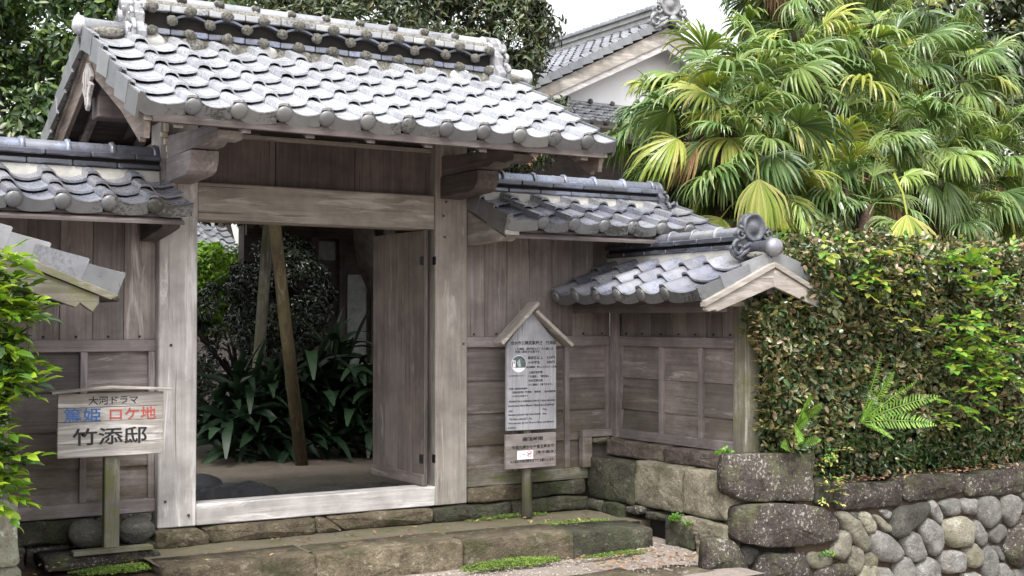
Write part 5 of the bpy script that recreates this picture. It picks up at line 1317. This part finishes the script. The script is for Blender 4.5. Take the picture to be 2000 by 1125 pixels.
PLAB = ['tall fan palm with drooping fronds beside the white plaster gable', 'fan palm leaning out leftmost over the small wing roof', 'tall fan palm with dead brown leaves near its top, middle of the clump', 'fan palm with long pale drooping fingers left of the clump centre', 'low fan palm with a yellow fan just above the wing ridge end', 'fan palm whose wide yellow green fan hangs over the hedge middle', 'high green fan palm in the centre right of the clump', 'fan palm reaching out rightmost against the dark trees', 'mid height fan palm with browning tips above the hedge', 'shaded fan palm behind the wing ridge, low at the left', 'young low fan palm with one bright open fan above the hedge', 'tallest fan palm at the top edge of the picture, left', 'tallest fan palm at the top edge of the picture, middle', 'tallest fan palm at the top edge of the picture, right', 'drooping fan palm low at the right end above the hedge', 'fan palm hidden behind the leftmost palms', 'small fan palm shoot with narrow green fans above the little roof gable', 'fan palm filling the middle between the high crowns', 'low shaded fan palm right of the big yellow fan']
g = random.Random(77)
for k, (x, y, z) in enumerate(CROWNS):
    t = thing('fan_palm', PLAB[k], 'palm', (x, y, .0), 'fan palms behind the hedge')
    v, f = tube([(x + g.uniform(-.2, .2), y + .15, -.1), (x + g.uniform(-.1, .1), y + .1, z * .5), (x, y, z)], [.075, .07, .085], 9)
    link('trunk', me_from('trunk', v, f, FIBRE, True), t)
    nf = 40 if z > 2.5 else 25
    for i in range(nf):
        s = (i + .5) / nf; az = i * 2.399 + g.uniform(-.35, .35)
        ci = min(6, int(7 * (s ** .68) + g.uniform(-.3, .3))) if z > 2.5 else min(5, int(6 * s))
        ci = max(0, ci)
        sca = g.uniform(.62, .98) * (1 if z > 2.5 else .8)
        roll = Matrix.Rotation(g.uniform(-.6, .6), 4, 'X')
        M = Matrix.Translation((x + g.uniform(-.15, .15), y + g.uniform(-.15, .15), z + .2 - .4 * s + g.uniform(-.22, .18))) @ Matrix.Rotation(az, 4, 'Z') @ roll @ Matrix.Scale(sca, 4)
        dead = ci >= 5 and g.random() < .25
        m = L_P[3] if dead else (L_P[2] if g.random() < (.07 + .15 * s) else (L_P[1] if g.random() < .45 else L_P[0]))
        link('frond', FR[ci][g.randrange(3)], t, M, m)
# two open yellow fans hanging towards the viewer
pal = [o for o in bpy.data.objects if o.name.startswith('fan_palm')]
for cx_, cy_, cz_, sc_, m, k, az in ((6.35, -.05, 2.62, 1.25, L_P[2], 10, -2.0), (4.85, .15, 2.82, 1.1, L_P[2], 4, -2.1)):
    link('frond', FR[6][1], pal[k], Matrix.Translation((cx_, cy_, cz_)) @ Matrix.Rotation(az, 4, 'Z') @ Matrix.Scale(sc_, 4), m)

# ================================================================ TREES AND GARDEN
tree('broadleaf_tree', 'large dark evergreen with glossy leaves rising behind the left end of the gate roof', 'tree', (-.6, 4.6, -.1),
     [((-.55, 4.2, 3.3), (1.6, 1.0, 1.5), 20000, 150), ((.3, 5.2, 4.4), (1.6, 1.1, 1.1), 11000, 90), ((-1.6, 4.0, 1.9), (1.3, .9, 1.2), 6000, 60), ((.25, 5.4, 3.0), (1.1, .8, 1.2), 7000, 60)], L_TREE4, .088, .038, .14, 41, 'background trees', 'long', clr=.2)
tree('broadleaf_tree', 'dark broad crowned tree behind the right half of the gate roof', 'tree', (5.0, 8.2, -.1),
     [((5.1, 8.0, 5.6), (1.5, 1.2, 1.3), 16000, 120), ((6.6, 8.0, 5.45), (1.15, 1.0, .95), 15000, 110), ((3.4, 8.3, 4.6), (1.8, 1.3, 1.3), 9000, 80), ((5.6, 8.2, 4.3), (1.7, 1.2, .9), 8000, 80), ((6.9, 7.9, 6.7), (1.0, 1., .8), 6000, 50)], L_TREE3, .11, .032, .2, 42, 'background trees', 'long')
tree('maple_tree', 'light green fine leaved tree far behind the middle of the ridge', 'tree', (5.5, 13, -.1),
     [((5.3, 13., 6.9), (1.8, 1.2, 1.0), 14000, 120), ((3.6, 13., 7.3), (1.5, 1.2, 1.1), 8000, 80)], L_TREE2, .11, .05, .15, 43, 'background trees', 'small')
tree('broadleaf_tree', 'dull dark green trees far behind the right side of the palms', 'tree', (17, 8, -.1),
     [((17.2, 8.5, 6.3), (1.6, 1.5, 2.2), 12000, 100), ((15.6, 9.0, 5.2), (1.9, 1.5, 2.0), 9000, 90), ((18.6, 8, 4.2), (2., 1.6, 2.2), 9000, 90), ((15.2, 8.5, 2.6), (2.4, 1.5, 1.6), 8000, 90)], L_TREE3, .20, .08, .25, 44, 'background trees', 'small')
tree('shrub', 'grey green feathery shrub at the right edge above the hedge end', 'shrub', (11.5, 1.8, 0),
     [((11.6, 1.8, 2.3), (.9, .8, .9), 7000, 60), ((10.4, 1.6, 1.7), (1.3, .8, .8), 6000, 60)], L_TREE2, .09, .03, .05, 45, None, 'small')
# garden seen through the gate
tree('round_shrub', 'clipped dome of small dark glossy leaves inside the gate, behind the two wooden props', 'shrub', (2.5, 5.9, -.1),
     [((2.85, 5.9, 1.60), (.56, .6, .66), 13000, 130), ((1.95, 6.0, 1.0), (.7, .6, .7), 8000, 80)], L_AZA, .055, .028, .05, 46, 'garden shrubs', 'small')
tree('round_shrub', 'yellow green shrub coloured bright for a sunlit look, in the upper left corner of the gateway', 'shrub', (2.7, 8.6, -.1),
     [((2.8, 8.0, 1.75), (.62, .5, .56), 11000, 110)], L_BRIGHT, .07, .035, .05, 47, 'garden shrubs', 'small')  # brighter leaf colour stands in for sun reaching the shrub
tree('shade_tree', 'unseen shade tree, its low canopy added to darken the garden behind the gate', 'tree', (5.4, 5.0, -.1),
     [((3.3, 4.6, 3.35), (1.6, 1.3, .6), 11000, 90), ((4.6, 5.6, 3.5), (1.6, 1.5, .8), 11000, 90), ((2.2, 2.9, 3.05), (1.7, 1.3, .45), 12000, 110), ((.6, 4.3, 2.78), (1.7, 1.6, .36), 9000, 90), ((2.2, 6.3, 3.0), (1.8, .9, .5), 9000, 80)], L_TREE3, .10, .045, .13, 48, 'background trees', 'small', limbs=0, lean='up')  # crowns kept out of view, added low to darken the gateway
ap = thing('aspidistra_clump', 'big clump of long dark strap leaves filling the lower gateway', 'plant', (2.4, 3.9, -.1))
g = random.Random(9)
def strap(seed, ln, wd, arch):
    g2 = random.Random(seed); V = []; F = []; n = 8
    for i in range(n + 1):
        s = i / n; x = ln * (s - arch * .35 * s ** 3); z = ln * (.05 * s - arch * .62 * s ** 2.4)
        w_ = wd * (.12 if s < .15 else math.sin(math.pi * min(1, (s - .12) / .9)) ** .7 + .03)
        V += [(x, -w_, z + .25 * w_), (x, 0, z - .15 * w_), (x, w_, z + .25 * w_)]
    for i in range(n): b = i * 3; F += [(b, b + 1, b + 4, b + 3), (b + 1, b + 2, b + 5, b + 4)]
    return me_from('strap_leaf', V, F, L_ASP, True)
ST = [strap(i, .62 + .06 * i, .043 + .003 * i, (.15, .35, .55, .8, 1.0)[i]) for i in range(5)]
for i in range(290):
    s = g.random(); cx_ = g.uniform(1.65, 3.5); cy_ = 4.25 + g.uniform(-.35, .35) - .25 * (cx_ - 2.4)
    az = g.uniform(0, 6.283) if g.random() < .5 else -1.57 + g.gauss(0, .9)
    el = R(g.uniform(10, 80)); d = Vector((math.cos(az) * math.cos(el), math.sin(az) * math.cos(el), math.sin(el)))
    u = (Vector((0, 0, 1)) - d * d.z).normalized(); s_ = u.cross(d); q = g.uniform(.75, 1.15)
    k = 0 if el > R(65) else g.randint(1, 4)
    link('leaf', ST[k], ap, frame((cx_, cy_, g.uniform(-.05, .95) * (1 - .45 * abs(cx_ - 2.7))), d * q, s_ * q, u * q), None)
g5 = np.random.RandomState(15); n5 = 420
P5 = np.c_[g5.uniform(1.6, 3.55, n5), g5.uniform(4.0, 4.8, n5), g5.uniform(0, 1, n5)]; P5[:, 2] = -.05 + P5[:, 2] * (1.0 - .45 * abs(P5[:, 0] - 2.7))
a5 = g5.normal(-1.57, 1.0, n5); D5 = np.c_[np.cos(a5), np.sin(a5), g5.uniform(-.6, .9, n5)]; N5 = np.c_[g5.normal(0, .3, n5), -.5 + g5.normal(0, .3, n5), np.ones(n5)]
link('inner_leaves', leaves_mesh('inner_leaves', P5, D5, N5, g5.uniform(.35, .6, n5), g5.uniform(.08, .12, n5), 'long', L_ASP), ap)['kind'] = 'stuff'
prop_mats = (W['logz'], W['mossyz'])
for ip, (pts, r, lab) in enumerate((([(2.134, 3.444, -.1), (1.80, 3.05, 1.3), (1.60, 2.8, 2.16), (1.50, 2.7, 2.6)], (.062, .058, .054, .05), 'thick round wooden prop leaning left inside the gate, orange brown bark patches'),
                    ([(2.20, 5.0, -.1), (2.27, 5.0, .8), (2.38, 5.0, 2.33), (2.42, 5.0, 2.8)], (.066, .062, .06, .058), 'greyish upright wooden prop left of the leaning one'))):
    v, f = tube(pts, r, 12); o = link('timber_prop', me_from('timber_prop', v, f, prop_mats[ip], True)); tag(o, lab, 'post', 'timber props in the garden')
v, f = joinvf([tube([(3.95, 5.2, -.1), (3.92, 5.2, .9), (3.78, 5.1, 1.5), (3.55, 5.0, 1.95), (3.48, 5.0, 2.4), (3.35, 4.9, 3.2)], [.10, .09, .10, .13, .12, .07], 10), tube([(3.65, 5.05, 1.75), (3.85, 5.1, 2.2), (4.0, 5.2, 3.1)], [.09, .07, .05], 8)])
o = thing('gnarled_tree', 'dark gnarled trunk beside the open door leaf inside the gate', 'tree', (3.75, 5.2, -.1)); link('trunk', me_from('trunk', v, f, BARK, True), o)

# ================================================================ HOUSES BEHIND
gh = thing('garden_house', 'dark timber house front with a white plaster panel deep in the garden', 'house', (5.2, 7.3, -.1))
plain('grey_plaster', (.30, .31, .31), .9)
box(gh, 'wall', 2.9, 6.6, 7.2, 7.4, -.1, 2.75, W['darkx'])
box(gh, 'plaster_panel', 3.86, 4.11, 7.17, 7.198, 2.08, 2.32, bpy.data.materials['grey_plaster'], .002)
box(gh, 'plaster_panel', 4.28, 4.55, 7.17, 7.198, .4, 1.90, bpy.data.materials['grey_plaster'], .002)
for x in (3.78, 4.15, 4.6): box(gh, 'post', x, x + .08, 7.12, 7.168, -.1, 2.5, W['darkz'])
box(gh, 'beam', 2.9, 6.6, 7.10, 7.169, 2.36, 2.50, W['darkx'])
prism(gh, 'eave', [(6.2, 2.42), (7.9, 3.05), (7.9, 3.12), (6.2, 2.48)], 0, 2.7, 6.9, W['darky'])
for c in range(16):
    for r in range(5):
        pass
gt = thing('garden_outhouse', 'low roof of pale tiles showing in the very top left corner of the gateway', 'building', (2.9, 12, -.1))
box(gt, 'wall', 2.0, 6.0, 12.6, 14, -.1, 2.2, W['darkx'])
roof(gt, (2.0, 12.0, 2.35), (1, 0, 0), (0, .87, .49), 10, 7, .23, lv=False, rv=False, mf=T_FAR)

hcs = 1 / math.sqrt(1.25); rc, rs = hcs, .5 * hcs
bh = thing('plaster_house', 'white plastered house with tiled gable roof and ornate ridge end, behind the gate', 'house', (11, 10, -.1))
HX, HY = 11.0, 9.0
hz_ = lambda x: 6.42 - .5 * abs(x - HX)
prism(bh, 'gable_wall', [(8.0, 2.0), (14.0, 2.0), (14.0, 4.75), (11.0, 6.2), (8.0, 4.75)], 1, HY + .4, HY + .6, PLASTER_W, None, .003)
box(bh, 'side_wall', 8.0, 8.2, HY + .6, HY + 8, 0, 4.75, PLASTER_W)
box(bh, 'base_wall', 8.0, 14, HY + .35, HY + .398, 0, 4.3, W['darkx'])
for sg in (-1, 1):
    xx = lambda d: HX + sg * d
    prism(bh, 'barge_board', [(xx(.001), hz_(HX) - .15), (xx(3.0), hz_(HX + 3.0) - .13), (xx(3.0), hz_(HX + 3) - .33), (xx(.001), hz_(HX) - .40)], 1, HY - .02, HY + .03, W['lintx'])
    prism(bh, 'barge_trim', [(xx(.001), hz_(HX) - .40), (xx(3.0), hz_(HX + 3.0) - .33), (xx(3.0), hz_(HX + 3) - .43), (xx(.001), hz_(HX) - .52)], 1, HY + .0, HY + .06, W['palex'])
    prism(bh, 'soffit', [(xx(.001), hz_(HX) - .10), (xx(3.1), hz_(HX + 3.1) - .10), (xx(3.1), hz_(HX + 3.1) - .07), (xx(.001), hz_(HX) - .07)], 1, HY, HY + 8, W['darky'])
HP = Vector((HX - 3.05, 0, hz_(HX - 3.05)))
roof(bh, (HX - 3.05, HY + 8 * P - .05 + .0, HP.z - .02), (0, -1, 0), (rc, 0, rs), 8, 15, .225, lv=False, rv=True, mf=T_FAR)
roof(bh, (HX - 3.05, HY + 8 * P - .05 + 9 * P, HP.z - .02), (0, -1, 0), (rc, 0, rs), 9, 15, .225, lv=False, rv=False, mf=T_FAR)
roof(bh, (HX + 3.05, HY + .18, HP.z - .02), (0, 1, 0), (-rc, 0, rs), 8, 4, .225, lv=True, rv=False, mf=T_FAR)
box(bh, 'ridge_body', HX - .10, HX + .10, HY + .05, HY + 8, 6.30, 6.62, PLASTER)
for i in range(20):
    for z, ww in ((6.42, .13), (6.52, .14), (6.62, .15)):
        box(bh, 'ridge_band_tile', HX - ww, HX + ww, HY + .06 + i * .27, HY + .325 + i * .27, z, z + .035, T_FAR, .005)
    link('ridge_cap_tile', CAP, bh, frame((HX, HY + .06 + i * .27, 6.69), (0, 1, 0), (1, 0, 0), (0, 0, 1)), T_FAR)
o = oni(bh, frame((HX, HY + .0, 6.25), (1, 0, 0), (0, -1, 0)), 2.0, ONI)
v, f = lathe([(-.04, .01), (-.03, .05), (0, .075), (.03, .075), (.04, .06), (.35, .06)], 16)
link('verge_cap_tile', me_from('far_cap', v, f, None, True), bh, frame((HX, HY - .18, 6.38), (0, 1, 0), (1, 0, 0)), T_FAR)
v, f = lathe([(-.04, .01), (-.03, .04), (0, .055), (.3, .05)], 12)
link('ridge_finial', me_from('ridge_finial', v, f, None, True), bh, frame((HX, HY - .25, 6.98), (0, .95, -.3), (1, 0, 0), (0, .3, .95)), ONI)
# skirt roof below the gable
roof(bh, (8.2, HY - .95, 4.36), (1, 0, 0), (0, .92, .39), 14, 5, .225, lv=False, rv=True, mf=T_FAR)
prism(bh, 'skirt_deck', [(HY - .95, 4.28), (HY + .4, 4.82), (HY + .4, 4.86), (HY - .95, 4.32)], 0, 8.05, 12.0, W['darkx'])
box(bh, 'skirt_band', 8.0, 12.2, HY + .30, HY + .399, 4.86, 4.93, T_FAR)
for i in range(9):
    link('ridge_button', boulder_mesh('ridge_button', .04, .05, .05, i, .2, 2), bh, Matrix.Translation((8.25 + i * .45, HY + .28, 4.93)), NODE)
# low roof and plants just above the right wing ridge
lr = thing('low_roof', 'dark tiles of a low roof seen in the gap between the gate eave and the wing ridge', 'roof', (4.0, 2.6, 0))
roof(lr, (3.3, 1.9, 2.42), (1, 0, 0), (0, .92, .39), 5, 3, .21, lv=False, rv=True, mf=T_DARK)
box(lr, 'wall', 3.25, 4.6, 2.1, 2.6, -.1, 2.35, W['darkx'])
t = thing('roof_plant', 'dry tufted plant with orange leaves growing on the right wing ridge next to the gate', 'plant', (2.45, .2, 2.4))
foliage(t, 'leaves', (2.42, .25, 2.52), (.22, .12, .09), 420, 16, .06, .012, L_TREE3, 61, 'small', shell=.3, clr=.4, droop=.1)
foliage(t, 'dead_leaves', (2.62, .3, 2.52), (.1, .1, .06), 160, 8, .04, .018, L_P[3], 62, 'small', shell=.3, clr=.4)
t = thing('sapling', 'small bright sapling peeking over the right end of the gate roof', 'plant', (5.2, 6, 2.5))
foliage(t, 'leaves', (6.0, 6.0, 4.25), (.22, .2, .22), 420, 14, .13, .04, L_BRIGHT, 63, 'long', shell=.3, clr=.4)
v, f = tube([(5.9, 6.0, 2.5), (6.0, 6.0, 4.2)], [.02, .01], 5); link('stem', me_from('stem', v, f, BARK), t)
